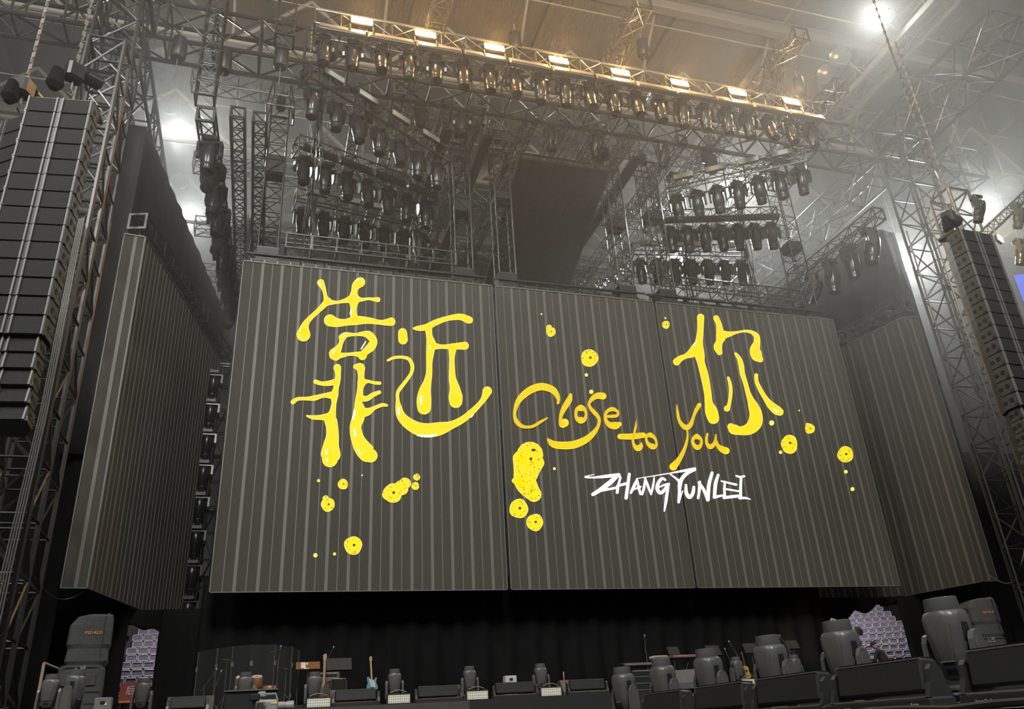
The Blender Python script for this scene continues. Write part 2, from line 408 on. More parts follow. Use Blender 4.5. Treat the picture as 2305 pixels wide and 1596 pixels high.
def glyph(name, label, strokes, parent, mats=(M_YELP, M_YEL), thin=-1.6, hi=(), streaks=False):
    root = None
    q = MB()
    for st in strokes: ribbon(q, st, 0, -.02)
    o = q.build(name, mats[0], parent, loc=-parent.location); o['label'] = label
    q = MB()
    for st in strokes: ribbon(q, st, thin, -.03)
    c = q.build('stroke_fill', mats[1], o)
    if streaks:
        q = MB()
        for st in strokes:
            s = crom(st, 2.5); n = len(s)
            for f in (-.5, .0, .5):
                pts = []
                for i, (x, y, r) in enumerate(s):
                    a = s[max(i-1, 0)]; b = s[min(i+1, n-1)]; dx, dy = b[0]-a[0], b[1]-a[1]; d = math.hypot(dx, dy) or 1
                    pts.append((x-dy/d*r*f, y+dx/d*r*f, min(.5, r*.1)))
                ribbon(q, pts[::3]+[pts[-1]] if len(pts) > 6 else pts, 0, -.036, False)
        c = q.build('brush_streaks', M_STRK, o)
    if hi:
        for st in hi:
            q = MB(); ribbon(q, st, 0, -.038); q.build('highlight', M_WHT, o)
    return o
kao_top = conv([[(740,265,60),(790,370,36),(812,460,30),(835,560,48),(850,590,50)],
  [(860,560,55),(700,720,40),(560,850,42),(485,960,62),(458,1110,115)],
  [(850,580,58),(1000,585,26),(1130,560,36),(1280,525,72),(1400,540,33),(1520,525,22),(1600,535,30),(1672,540,42)],
  [(1385,255,82),(1320,310,70),(1285,410,52),(1280,540,92),(1275,650,56),(1272,760,54),(1290,860,66)],
  [(890,880,100),(1000,915,74),(1150,912,56),(1300,882,74),(1500,880,56),(1700,910,40),(1800,912,52),(1890,900,70)],
  [(1090,1160,60),(1150,1115,46),(1300,1110,24),(1450,1100,46),(1530,1120,66),(1600,1215,64),(1560,1310,72),(1460,1400,58),(1420,1460,70)],
  [(1090,1160,60),(1070,1250,36),(1020,1350,62),(960,1425,90),(985,1460,78)],
  [(985,1460,66),(1110,1445,38),(1220,1430,27),(1330,1430,40),(1430,1450,66)]], 620, 600, 7.254)
kao_bot = conv([[(705,165,52),(715,240,38),(710,330,38),(690,430,36),(668,530,50),(660,640,34),(640,760,48),(615,840,84),(635,950,80),(640,1080,86),(622,1200,106),(616,1320,132),(606,1385,105)],
  [(415,350,30),(500,375,28),(600,370,36),(690,350,42)],
  [(115,620,32),(180,580,25),(300,575,25),(400,568,36),(520,535,29),(640,530,52)],
  [(300,805,12),(380,825,28),(480,825,34),(580,820,54)],
  [(950,150,34),(1010,160,62),(1020,220,48),(1022,300,42),(1030,350,58),(1010,440,40),(1000,540,46),(988,640,52),(1000,720,78),(985,830,82),(950,930,76),(955,1030,82),(985,1130,92),(1040,1230,112),(1110,1310,116),(1150,1335,92)],
  [(1270,370,22),(1200,365,22),(1110,345,22),(1040,360,52)],
  [(1265,490,25),(1180,525,32),(1100,575,36),(1020,570,42)],
  [(1362,665,18),(1300,660,25),(1200,700,26),(1110,750,52),(1020,760,72)]], 640, 800, 5.912)
jin = conv([[(330,342,50),(335,422,54)],
  [(455,295,12),(500,295,28),(600,280,36),(700,230,34),(830,185,29),(970,165,36),(1060,195,42),(1080,202,40)],
  [(620,290,42),(630,380,36),(650,470,54),(640,560,46),(630,680,35),(628,800,36),(608,900,46),(580,1000,68),(570,1100,82),(572,1185,78)],
  [(650,490,54),(750,500,26),(850,500,29),(930,495,36),(1030,490,45)],
  [(890,510,48),(885,620,31),(885,740,33),(890,860,41),(915,960,56),(925,1060,78),(928,1118,72)],
  [(165,655,13),(230,625,17),(320,618,17),(400,640,20),(438,710,22),(430,790,20),(380,870,20),(310,960,22),(275,1020,20),(275,1100,21),(285,1180,36),(310,1270,50),(380,1350,62),(500,1420,74),(620,1440,80),(750,1420,74),(880,1380,46),(1000,1320,39),(1100,1240,35),(1200,1140,29),(1250,1070,36),(1280,1000,54)]], 840, 680, 4.986)
ni = conv([[(500,125,42),(500,200,38),(495,300,38),(482,400,44),(475,480,58),(490,570,58),(505,650,44),(540,780,47),(565,900,45),(585,1020,43),(595,1120,48),(622,1210,72),(648,1295,68)],
  [(470,450,54),(410,530,56),(330,575,30),(270,600,34),(222,640,43)],
  [(680,135,34),(710,200,32),(725,290,44),(738,340,62),(718,410,42),(700,470,50),(720,530,34)],
  [(735,325,56),(820,322,34),(920,300,15),(1010,285,15),(1090,297,21),(1148,345,34),(1152,420,40),(1130,500,60),(1155,575,64),(1190,612,36)],
  [(905,545,15),(945,600,25),(970,680,31),(985,780,29),(1020,890,27),(1050,1000,29),(1080,1080,40),(1112,1160,60),(1140,1250,74),(1130,1350,82),(1060,1420,68),(960,1440,50),(880,1420,60),(850,1392,40)],
  [(820,825,15),(840,890,20),(850,980,21),(840,1080,21),(825,1150,23),(806,1183,36)],
  [(1145,795,22),(1150,870,23),(1190,960,26),(1250,1060,29),(1310,1140,43),(1380,1200,53),(1418,1222,44)]], 1480, 690, 5.15)
HI = lambda a, ox, oy, sc: conv(a, ox, oy, sc)
glyph('character_art', 'yellow dripping character, leftmost on the screen, upper half', kao_top[:5], scrL, hi=HI([[(1320,225,10),(1345,215,10)],[(1225,770,14),(1245,715,10)],[(400,1060,8),(400,1030,8)],[(715,270,7),(740,320,8)]], 620, 600, 7.254))
glyph('character_art', 'yellow ring-shaped mouth stroke of the leftmost character', kao_top[5:], scrL, hi=HI([[(935,1430,10),(965,1370,9)],[(1100,1160,9),(1130,1110,8)],[(1400,1345,9),(1475,1225,8)]], 620, 600, 7.254))
glyph('character_art', 'yellow dripping left half of the lower leftmost character', kao_bot[:4], scrL, hi=HI([[(560,1310,11),(560,1260,9)],[(570,1400,8),(560,1370,7)]], 640, 800, 5.912))
glyph('character_art', 'yellow dripping right half of the lower leftmost character', kao_bot[4:], scrL, hi=HI([[(940,740,12),(915,840,12)],[(930,990,11),(945,1070,11)],[(985,1250,6),(1010,1310,7)]], 640, 800, 5.912))
glyph('character_art', 'yellow dripping second character with a long sweeping base stroke', jin, scrL, hi=HI([[(535,1060,11),(540,1140,9)],[(285,1190,9),(292,1260,10)],[(500,1495,9),(600,1505,14),(700,1490,10)],[(1100,1290,7),(1120,1265,7)],[(640,490,6),(638,525,5)]], 840, 680, 4.986))
glyph('character_art', 'yellow dripping third character, rightmost on the screen', ni, scrR, mats=(M_YELP, M_YEL), hi=HI([[(420,450,6),(455,400,5)],[(1350,1190,7),(1395,1220,8)]], 1480, 690, 5.15))
# brush lettering
def let(name, st, par): return glyph('brush_letter', name, st, par, mats=(M_AMB, M_YEL), thin=-1.0, streaks=True)
cl = lambda a: conv(a, 1140, 840, 8.232)
let('yellow brushed capital C', cl([[(955,555,25),(962,480,36),(910,365,56),(820,290,66),(650,250,70),(480,295,70),(330,395,65),(220,520,52),(160,680,34),(155,800,32),(190,900,42),(270,975,38),(380,1000,29),(500,980,29),(620,910,29),(755,832,16)]]), scrC)
let('yellow brushed letter l', cl([[(1190,400,30),(1165,490,55),(1100,600,56),(1035,720,44),(1003,830,32),(1005,930,36),(1035,960,60),(1080,920,80)]]), scrC)
let('yellow brushed letter o in the first word', cl([[(1380,645,62),(1440,670,40),(1476,750,24),(1450,850,40),(1380,872,66),(1310,840,40),(1285,750,28),(1310,670,40),(1380,645,62)]]), scrC)
let('yellow brushed letter s with a long tail', cl([[(1790,425,66),(1680,420,58),(1585,480,42),(1532,570,27),(1560,650,32),(1640,740,40),(1705,820,34),(1720,900,30),(1690,1000,34),(1600,1125,52),(1450,1245,66),(1250,1325,74),(1050,1340,72),(880,1320,66),(795,1255,40),(765,1215,15)]]), scrC)
let('yellow brushed letter e', cl([[(1860,800,26),(1960,800,32),(2050,785,30),(2062,715,26),(1960,665,40),(1860,715,32),(1832,800,30),(1855,900,38),(1930,965,58),(2030,970,70),(2095,945,44)]]), scrC)
yo = lambda a: conv(a, 1380, 880, 8.232)
let('yellow brushed letter t', yo([[(130,845,52),(350,845,58),(560,820,52)],[(433,530,5),(420,650,22),(395,780,23),(370,900,23),(388,1000,30),(450,1065,55),(508,1030,52),(525,965,16)]]), scrC)
let('yellow brushed letter o of the short word', yo([[(690,815,48),(770,870,30),(805,960,24),(790,1020,36),(730,1030,56),(650,980,36),(612,890,24),(635,830,36),(690,815,48)]]), scrC)
let('yellow brushed letter y with a long tail', yo([[(1180,265,12),(1195,400,25),(1225,540,30),(1290,640,42),(1365,678,52),(1440,620,42),(1490,480,29),(1540,360,36),(1598,262,42)],[(1375,740,18),(1380,850,21),(1350,1000,29),(1290,1150,39),(1210,1290,52),(1115,1405,74)]]), scrR)
let('yellow brushed letter o of the last word', yo([[(1550,845,52),(1615,880,34),(1642,940,24),(1615,1020,36),(1560,1050,48),(1500,1000,36),(1475,930,30),(1500,870,36),(1550,845,52)]]), scrR)
let('yellow brushed letter u', yo([[(1750,800,22),(1730,880,28),(1742,980,32),(1800,1035,48),(1868,990,38),(1900,900,24),(1905,812,15)],[(1905,900,20),(1940,1010,36),(2020,1080,60),(2095,1110,68)]]), scrR)
# white signature lettering
zy = lambda a: conv(a, 1300, 1030, 5.488)
def wht(name, st, par):
    q = MB()
    for s_ in zy(st): ribbon(q, s_, 0, -.024)
    o = q.build('white_letter', M_WHT, par, loc=-par.location); o['label'] = name
wht('white hand-drawn letter Z', [[(205,208,3),(90,240,8),(200,246,11),(350,232,19),(510,215,22)],[(500,218,20),(400,310,29),(280,400,26),(190,455,20)],[(280,405,20),(400,388,14),(482,372,14)]], scrC)
wht('white hand-drawn letter H', [[(530,245,14),(505,340,14),(490,430,18)],[(490,350,14),(610,320,17)],[(640,205,17),(620,350,19),(600,500,20)]], scrC)
wht('white hand-drawn letter A', [[(735,265,9),(700,350,19),(660,435,14)],[(735,265,9),(755,360,15),(778,450,14)],[(690,395,10),(780,360,10)]], scrC)
wht('white hand-drawn letter N, first of two', [[(835,245,6),(825,350,15),(800,455,12)],[(835,250,8),(870,350,15),(910,455,10)],[(950,225,4),(935,340,13),(910,450,10)]], scrC)
wht('white hand-drawn letter G with a long tail', [[(1082,275,14),(1045,258,17),(1000,310,20),(985,380,23),(1020,438,20),(1075,400,19),(1105,340,14)],[(1010,365,8),(1080,335,12),(1128,325,12)],[(1125,330,13),(1105,450,18),(1090,560,16),(1072,660,8)]], scrC)
wht('white stroke linking the two written names', [[(730,260,4),(930,228,5),(1118,197,7)]], scrC)
wht('white hand-drawn letter Y with a long bar', [[(1136,195,7),(1300,165,14),(1445,142,20)],[(1145,205,8),(1220,260,12),(1260,300,18)],[(1450,150,16),(1360,190,21),(1290,260,23),(1265,330,25),(1260,420,19),(1250,550,16)],[(1300,410,5),(1262,520,10)]], scrR)
wht('white hand-drawn letter U', [[(1340,340,14),(1345,440,22),(1385,490,23),(1425,440,21),(1437,365,16)]], scrR)
wht('white hand-drawn letter N, second of two', [[(1490,500,14),(1505,400,17),(1512,300,14)],[(1500,310,14),(1560,400,18),(1610,520,20)],[(1662,190,18),(1625,330,21),(1610,520,22)]], scrR)
wht('white hand-drawn letter L', [[(1738,215,15),(1705,330,21),(1692,490,20)],[(1690,490,18),(1790,468,12)]], scrR)
wht('white hand-drawn letter E', [[(1820,300,14),(1815,400,14),(1820,490,17)],[(1775,290,8),(1960,335,14)],[(1810,385,12),(2005,418,10)],[(1810,495,18),(1980,475,18)]], scrR)
wht('white hand-drawn letter I with serifs', [[(1960,225,10),(2010,240,13),(2060,230,12)],[(2020,240,14),(2015,380,16),(2015,500,18)],[(2000,500,14),(2080,500,12),(2138,517,4)]], scrR)
# paint drops
def drop(x, y, r, par, spots=0, extra=(), pale=False):
    q = MB(); disc(q, x, y, r, -.02, 18, .97, .035 if r > 8 else 0)
    for (ex, ey, er) in extra: disc(q, ex, ey, er, -.0205-.0005*len(q.f), 16, 1, .03)
    o = q.build('paint_drop', M_YELP, par, loc=-par.location)
    if r > 6 and not pale:
        q = MB(); disc(q, x, y, r-1.5, -.03, 18, .97, .035)
        for (ex, ey, er) in extra: disc(q, ex, ey, er-1.6, -.0305-.0005*len(q.f), 16, 1, .03)
        q.build('drop_fill', M_YEL, o)
        q = MB(); rnd = random.Random(int(x*7+y))
        allc = [(x, y, r)]+list(extra)
        for _ in range(spots):
            cx, cy, cr = rnd.choice(allc); a = rnd.uniform(0, 2*PI); d = cr*rnd.uniform(.55, .88)
            disc(q, cx+d*math.cos(a), cy+d*math.sin(a), rnd.uniform(.6, 1.35), -.038, 6)
        if spots:
            q.build('drop_speck', M_AMBD, o)['kind'] = 'stuff'
            MB_ = MB(); disc(MB_, x+r*.1, y-r*.05, max(1.2, r*.15), -.038, 8); MB_.build('drop_hole', M_LEDD, o)
for (x, y, r, s_, ex) in [(772,1090,12,8,()),(717,1082,3.6,0,()),(815,1070,2,0,()),(738,1136,16,10,((733,1122,7),)),(884,1110,22,24,((903,1098,17),(912,1088,13),(874,1112,14))),(938,1074,8,6,()),(935,1094,9,7,()),(795,1228,21,16,()),(710,1250,5,0,()),(753,1247,3.6,0,())]:
    drop(x, y, r, scrL, s_, ex)
for (x, y, r, s_, ex) in [(1240,747,11,5,((1236,738,7),)),(1219,707,2.2,0,()),(1327,806,20,18,()),(1320,844,4,0,()),(1331,882,5,0,()),(1248,1055,3.4,0,()),(1168,1145,22,22,()),(1204,1176,19.5,14,())]:
    drop(x, y, r, scrC, s_, ex)
blob = [(1193,1024,30),(1190,1036,36),(1185,1060,29),(1182,1082,25),(1190,1098,22),(1202,1113,17)]
gl = glyph('paint_drop', 'large yellow paint blob with dark specks left of the brush lettering', [blob, [(1158,1082,6),(1172,1086,12)]], scrC)
q = MB(); rb_ = random.Random(5)
for k in range(70):
    i_ = rb_.randrange(len(blob)); bx, by, br = blob[i_]; a_ = rb_.uniform(0, 2*PI); d_ = br*rb_.uniform(.45, .9); disc(q, bx+d_*math.cos(a_), by+d_*math.sin(a_), rb_.uniform(.6, 1.5), -.038, 6)
q.build('drop_speck', M_AMBD, gl)['kind'] = 'stuff'
for (hx, hy, hr, hs) in ((1201, 1013, 3.2, 1.7), (1195, 1033, 4, .8)):
    q = MB(); disc(q, hx, hy, hr, -.038, 8, hs); q.build('drop_hole', M_LEDD, gl)
for (x, y, r, s_, ex) in [(1499,731,9,4,()),(1498,716,2.2,0,()),(1737,952,6,0,()),(1777,998,19,14,((1778,1006,16),)),(1757,1018,4,0,()),(1823,965,11.5,6,((1818,957,5),)),(1799,924,2,0,()),(1903,1023,18.5,18,()),(1904,1062,4.3,0,()),(1919,1101,4.6,0,())]:
    drop(x, y, r, scrR, s_, ex)

# ---- side screens: two facets each
for sg, nm in ((-1, 'left'), (1, 'right')):
    t = thing('side_screen', f'folded grey striped side screen standing {nm} of the main screen', 'screen', (sg*18.2, -1, ZB), group='side screens')
    bpy.context.view_layer.update()
    pts = [(-18.25, -1.08), (-17.5, -1.0), (-15.0, 10.2)]
    if sg < 0:
        led_panel(t, pts[0], pts[1], .42); led_panel(t, pts[1], pts[2], .35)
    else:
        m_ = [(-x, y) for x, y in pts]
        led_panel(t, m_[1], m_[0], .33); led_panel(t, m_[2], m_[1], .5)

# ================================================================== drapes
def drape(name, label, pts, z0, z1, m, fold=.12, per=.55, seg=.14, zf=None, kind='drape', zt=None, thick=True):
    """hanging cloth along a plan polyline with vertical folds; zf(s) gives the lower hem, zt(s) the top"""
    P = [Vector((*p, 0)) for p in pts]; L = [0]
    for a, b in zip(P, P[1:]): L.append(L[-1]+(b-a).length)
    n = int(L[-1]/seg)+1; rows = 5; q = MB(); vs = []; fs = []
    for i in range(n+1):
        s = L[-1]*i/n; k = max(j for j in range(len(P)-1) if L[j] <= s+1e-6); f = (s-L[k])/(L[k+1]-L[k]); p = P[k].lerp(P[k+1], min(1, f))
        d = (P[k+1]-P[k]).normalized(); nrm = Vector((d.y, -d.x, 0))
        w = fold*(math.sin(s*2*PI/per+.7*math.sin(s*.9))+.5*math.sin(s*2*PI/(per*2.7)+1.3))
        a = zf(s) if zf else z0; b = zt(s) if zt else z1
        for r in range(rows):
            g = r/(rows-1); amp = 1.1-.5*g
            v = p+nrm*(w*amp); vs.append((v.x, v.y, a+(b-a)*g))
    for i in range(n):
        for r in range(rows-1): fs.append((i*rows+r, (i+1)*rows+r, (i+1)*rows+r+1, i*rows+r+1))
    q.add(vs, fs); o = q.build(name, m, None, True)
    md = o.modifiers.new('thick', 'SOLIDIFY'); md.thickness = .02
    return tag(o, label, 'drape')
drape('back_curtain', 'black back curtain hanging below the main screen', [(-14.3, 1.6), (11.0, 1.6)], ZD, 7.2, M_CLOTH, .12, .9)
for sg, nm in ((-1, 'left'), (1, 'right')):
    drape('wing_drape', f'tall dark grey drape rising behind the {nm} side screen', [(sg*19.4, -.2), (sg*18.3, -.3), (sg*15.6, 16)], 11, 25.2, M_CLOTHG, .05, 1.3, .3)
# ================================================================== rigging: towers and trusses
# main roof truss across the stage
RTZ = 29.55
truss('big black box truss spanning the whole stage behind the blinder row', (-25.4, -1.35, RTZ), (25.4, -1.35, RTZ), 1.3, 2.05, 1.9, .1, .055, name='roof_truss', n=6)
# lattice corner towers
def tower(label, x, y, w, z0, z1, m=None, bay=1.5, rc=.075, rb=.04):
    return truss(label, (x, y, z0), (x, y, z1), w, w, bay, rc, rb, 'N', m, 'lattice_tower', (0, 1, 0), 'tower')
TW = [tower('dark lattice tower standing behind the left loudspeaker array', -19.3, -2.9, 1.5, 0, 30.6),
      tower('lattice tower rising just outside the right side screen', 18.9, -2.6, 1.5, 0, 30.6),
      tower('second lattice tower beside the right loudspeaker array, nearer than the other', 17.4, -5.6, 1.15, 0, 23.4, M_TRUSSL),
      tower('second slim lattice tower in shadow behind the left loudspeaker array', -18.6, -6.2, 1.1, 0, 23.4)]
# clamps on the towers
q = MB()
# trusses running from the towers towards the audience and outwards
truss('large black truss jutting from the right tower towards the audience', (18.7, -2.0, 29.5), (18.7, -10.4, 29.5), 1.9, 1.9, 2.0, .1, .055, name='roof_truss', n=6)
truss('large black truss jutting from the left tower towards the audience', (-19.2, -2.0, 29.5), (-19.2, -12, 29.5), 1.9, 1.9, 2.0, .1, .055, name='roof_truss', n=6)
truss('black side truss running back from the right tower', (19.4, 0, 29.4), (19.4, 17, 29.4), 1.2, 1.9, 1.9, .08, .05, name='roof_truss')
truss('black side truss running back from the left tower', (-19.6, 0, 29.4), (-19.6, 17, 29.4), 1.2, 1.9, 1.9, .08, .05, name='roof_truss')
# big screens at the two truss ends (end frames with ladder)
# front lighting truss
FTY = -4.4
truss('long lighting truss across the top carrying eight glowing amber blinders', (-11.95, FTY, 28.35), (12.15, FTY, 28.35), .75, .75, 1.05, .04, .024, m=M_TRUSSL, name='lighting_truss', group='lighting trusses')
# black cable trays running back beside the slim towers
for i, (x, z) in enumerate(((-5.6, 27.3), (-3.6, 27.2), (2.3, 27.2), (4.2, 27.3))):
    t = thing('cable_tray', f'black cable tray running back beside the slim towers, {ORD[i]} from the left', 'cable tray', (x, -.6, z), group='cable trays')
    MB().bbox((0, 8, 0), (.42, 16, .1), .02).build('tray', M_BLACK, t)
    for s_ in (-1, 1): MB().box((s_*.22, 8, .12), (.03, 16, .28)).build('side_rail', M_TRUSS, t)
    for k in range(4): MB().path([(-.12+.08*k, y*1.6, .1+.05*math.sin(y*1.3+k)) for y in range(11)], .04, 5).build('cable', M_CABLE, t)
    for k in range(5): MB().tube((0, .8+k*3.6, 0), (0, .8+k*3.6, 30.2-z), .025, 5).build('hanger', M_TRUSS, t)
# three trusses crossing above, seen end on
for i, (x, yf, lab) in enumerate([(-6.6, -9.0, 'pale box truss crossing overhead above the third blinder'), (2.15, -6.6, 'pale box truss with a square open end above the fifth blinder'), (10.3, -6.75, 'pale box truss wrapped in cables, open end above the last two blinders'), (14.4, -4.3, 'short pale box truss with an open end right of the blinder row')]):
    truss(lab, (x, yf, 30.9), (x, 16, 30.9), .75, .75, .9, .04, .022, m=M_TRUSSL, group='overhead trusses', style='X')
# trusses running front to back under the roof
for i, x in enumerate((-9.6, -7.9, -5.6, -4.0, -1.4, .3, 2.2, 4.0, 6.6, 8.3)):
    truss(f'{ORD[i]} slim truss from the left running back between chevron rows and dark ceiling panel', (x, -1.0, 28.6+.25*(i % 2)), (x, 15, 28.6+.25*(i % 2)), .52, .52, .6, .03, .018, m=M_TRUSSL if i % 2 else M_TRUSS, group='front to back trusses', style='X')
# trusses parallel to the screen further back
for i, (y, z) in enumerate(((4.0, 32.0), (8.5, 30.4), (12.5, 29.0), (16.0, 28.0))):
    truss(f'{ORD[i]} cross truss behind the main roof truss counted from the front', (-17.5, y, z), (17.5, y, z), .8, .85, 1.1, .04, .022, style='X', group='cross trusses behind')
# upright pieces above the left part
truss('upright lattice ladder crossing the roof truss at the upper left', (-15.9, -2.6, 25.0), (-15.9, -2.6, 36), .7, .7, .8, .035, .02, style='X', up=(0, 1, 0))
truss('upright lattice piece just left of the blinder truss end', (-13.1, -2.6, 28.9), (-13.1, -2.6, 37), .75, .75, .9, .035, .02, up=(0, 1, 0))
for i, x in enumerate((-14.75, -13.85)):
    truss(['inner ladder-like truss with an open end beside the left hanging lights', 'outer ladder-like truss with an open end left of the first slim tower'][i], (x, -1.2+.1*i, 25.9), (x, 15, 25.9), .55, .5, .75, .05, .03, group='ladder trusses on the left')

# six slim towers on the screen header, with hoist blocks on top
TX = (-13.1, -4.75, -2.75, 3.1, 5.2, 13.2)
TLAB = ['above the far left end of the screen', 'above the right part of the left panel, left one of a pair', 'left of the dark ceiling panel', 'right of the dark ceiling panel, left one of a pair', 'the right one of the pale pair right of the dark panel', 'above the far right end of the screen']
for i, x in enumerate(TX):
    t = truss('slim lattice tower '+TLAB[i], (x, .75, 20.35), (x, .75, 28.0), .78, .78, .8, .038, .022, 'X' if i in (3, 4) else 'N', M_TRUSSL if i in (3, 4) else M_TRUSS, 'slim_tower', (0, 1, 0), 'tower', 'slim towers on the screen header')
    # sleeve and hoist (local x is up)
    L = 7.65
    q = MB()
    for sy in (-1, 1):
        for sz in (-1, 1): q.tube((L-.2, sy*.6, sz*.6), (L+1.5, sy*.35, sz*.6), .045, 6)
    for xx, wd in ((L-.2, .6), (L+1.5, .35)):
        for sz in (-1, 1): q.tube((xx, -wd, sz*.6), (xx, wd, sz*.6), .04, 6)
        for sy in (-1, 1): q.tube((xx, sy*wd, -.6), (xx, sy*wd, .6), .04, 6)
    q.build('sleeve_block', M_TRUSS, t)
    MB().lathe([(.05, L+.1), (.2, L+.12), (.22, L+.7), (.12, L+.75)], 10, None, (0, 0, 0), 'x').build('hoist_motor', M_BLACK, t)
    MB().box((3.6 if i % 2 else 4.4, 0, 0), (.9 if i in (0, 1) else .5, .72, .72)).build('ballast_box', M_BLACK, t)
    MB().box((-.35, 0, 0), (.7, .86, .86)).build('foot_box', M_BLACK, t)

# screen header frames: long ladder trusses with brackets on top of each panel
def header(label, x0, x1, lad=None):
    t = thing('screen_header', label, 'header', ((x0+x1)/2, .3, ZT+.02), group='headers over the screen')
    L = x1-x0
    for z, y in ((.12, -.05), (.12, .75), (.5, -.05), (.95, .75)):
        MB().tube((-L/2, y, z), (L/2, y, z), .05, 6).build('rail', M_TRUSS, t)
    n = max(5, int(L/.85)); br = MB()
    for i in range(n):
        b = MB(); x = -L/2+.2+i*(L-.4)/(n-1)
        b.box((x, .35, .1), (.07, .8, .07)); b.box((x, .75, .55), (.07, .07, .95)); b.tube((x, 0, .12), (x, .75, .9), .035, 5)
        b.build('bracket', M_TRUSS, t)
    n2 = int(L/.5)
    for i in range(n2):
        x = -L/2+.2+i*(L-.4)/(n2-1)
        br.box((x, -.1, -.02+.09), (.05, .12, .2))
    tag(br.build('hook_plates', M_TRUSSL, t), kind='stuff')
    MB().box((0, .45, .35), (L*.96, .12, .42)).build('back_beam', M_BLACK, t)
    if lad:
        a, b = lad; Lz = b-a
        q = MB(); h0, h1 = .95, 1.62
        for y in (-.1, .6):
            for z in (h0, h1): MB().tube((a-(x0+x1)/2, y, z), (b-(x0+x1)/2, y, z), .042, 6).build('truss_chord', M_TRUSSL, t)
        k = int(Lz/.95)
        for i in range(k+1):
            x = a-(x0+x1)/2+i*Lz/k; w = .1 if i % 4 == 1 else .045
            for y in (-.1, .6): q.box((x, y, (h0+h1)/2), (w, .05, h1-h0))
            q.tube((x, -.1, h0), (x, .6, h0), .025, 5)
            if i < k:
                x2 = x+Lz/k
                for y in (-.1, .6):
                    q.tube((x, y, h0 if i % 2 else h1), (x2, y, h1 if i % 2 else h0), .022, 5)
                    if y < 0: q.tube((x, y, h1 if i % 2 else h0), (x2, y, h0 if i % 2 else h1), .018, 5)
        tag(q.build('truss_bracing', M_TRUSSL, t), kind='stuff')
    return t
header('black bracketed header with a ladder truss over the left screen panel', -13.9, -3.75, (-12.4, -5.15))
header('bright-edged header beam with slanted brackets over the middle screen panel', -3.3, 3.9)
header('black bracketed header with a ladder truss over the right screen panel', 4.4, 13.9, (5.95, 12.6))
# header trusses over the side screens
for sg, nm in ((-1, 'left'), (1, 'right')):
    truss(f'slim truss running back along the top of the {nm} side screen', (sg*17.85, -1.1, 20.0), (sg*16.1, 5.6, 20.0), .62, .62, .95, .035, .02, m=M_TRUSSL, group='trusses over the side screens')
    truss(f'lower rear truss along the top edge of the {nm} side screen', (sg*15.95, 6.3, 20.0), (sg*14.9, 11.2, 20.0), .62, .62, .95, .035, .02, group='trusses over the side screens')

# dark ceiling panel hanging between the slim towers
t = thing('ceiling_screen', 'dark tilted ceiling panel hanging between the slim towers above the middle screen', 'screen', (0, 2, 24.4))
A = Vector((0, -1.0, 25.84)); B = Vector((0, 5.6, 22.95)); L = (B-A).length
F = Matrix.Translation(Vector((0, -2, -24.4))) @ frame_mat(A, B)
nx, ny = 8, 13
M_MESH = mat('ceiling_panel_mesh', (.012, .012, .011), .5, noise=.6, nscale=3, bump=.3)
tile = MB().bbox((0, 0, 0), (L/ny-.006, 4.5/nx-.006, .07), .01).mesh('panel_tile', M_MESH)
for i in range(ny):
    for j in range(nx):
        o = ob('panel_tile', tile, t); o.matrix_local = F @ Matrix.Translation((L*(i+.5)/ny, -2.25+4.5*(j+.5)/nx, 0))
q = MB(); q.box((L/2, 0, .09), (L, 4.5, .06)); o = q.build('carrier_sheet', M_BLACK, t); o.matrix_local = F
q = MB()
for k in range(7): q.box((0.05, -2.25+.75*k, .35), (.07, .07, .6)); q.tube((.05, -2.25+.75*k, .1), (.05, -2.25+.75*min(6, k+1), .6), .02, 5)
for z in (.08, .62): q.box((.05, 0, z), (.09, 4.6, .07))
o = q.build('top_frame', M_TRUSSL, t); o.matrix_local = F
for sy in (-1, 1):
    o = MB().box((L/2, sy*2.28, .12), (L, .08, .2)).build('edge_rail', M_TRUSS, t); o.matrix_local = F

# ================================================================== fixtures
def head_meshes():
    b = MB(); b.bbox((0, 0, -.12), (.5, .42, .22), .04); b.box((-.14, 0, .02), (.06, .16, .1)); b.box((.14, 0, .02), (.06, .16, .1))
    y = MB(); y.bbox((0, 0, -.28), (.76, .26, .12), .03)
    for s in (-1, 1):
        poly = [(-.13, -.26), (.13, -.26), (.14, -.7), (.09, -.86), (0, -.92), (-.09, -.86), (-.14, -.7)]
        y.prism(poly, s*.33, s*.42, Matrix(((0, 0, 1), (1, 0, 0), (0, 1, 0))))
    h = MB(); h.lathe([(.08, .42), (.2, .40), (.25, .30), (.275, .1), (.285, -.1), (.26, -.35), (.225, -.5)], 16)
    ring = MB(); ring.lathe([(.20, -.46), (.245, -.47), (.255, -.52), (.235, -.60), (.23, -.72), (.205, -.73)], 16)
    lens = MB(); lens.lathe([(.205, -.70), (.15, -.735), (.02, -.75)], 16)
    fl = MB(); fl2 = MB()
    fl.box((0, .265, -.05), (.2, .04, .42))
    return dict(base=b.mesh('base', M_BLACK), yoke=y.mesh('yoke', M_HEAD), head=h.mesh('head', M_HEAD, True), lens_ring=ring.mesh('lens_ring', M_HEAD, True), lens=lens.mesh('lens', M_LENS, True), cover=fl.mesh('side_cover', M_BLACK))
HM = head_meshes()
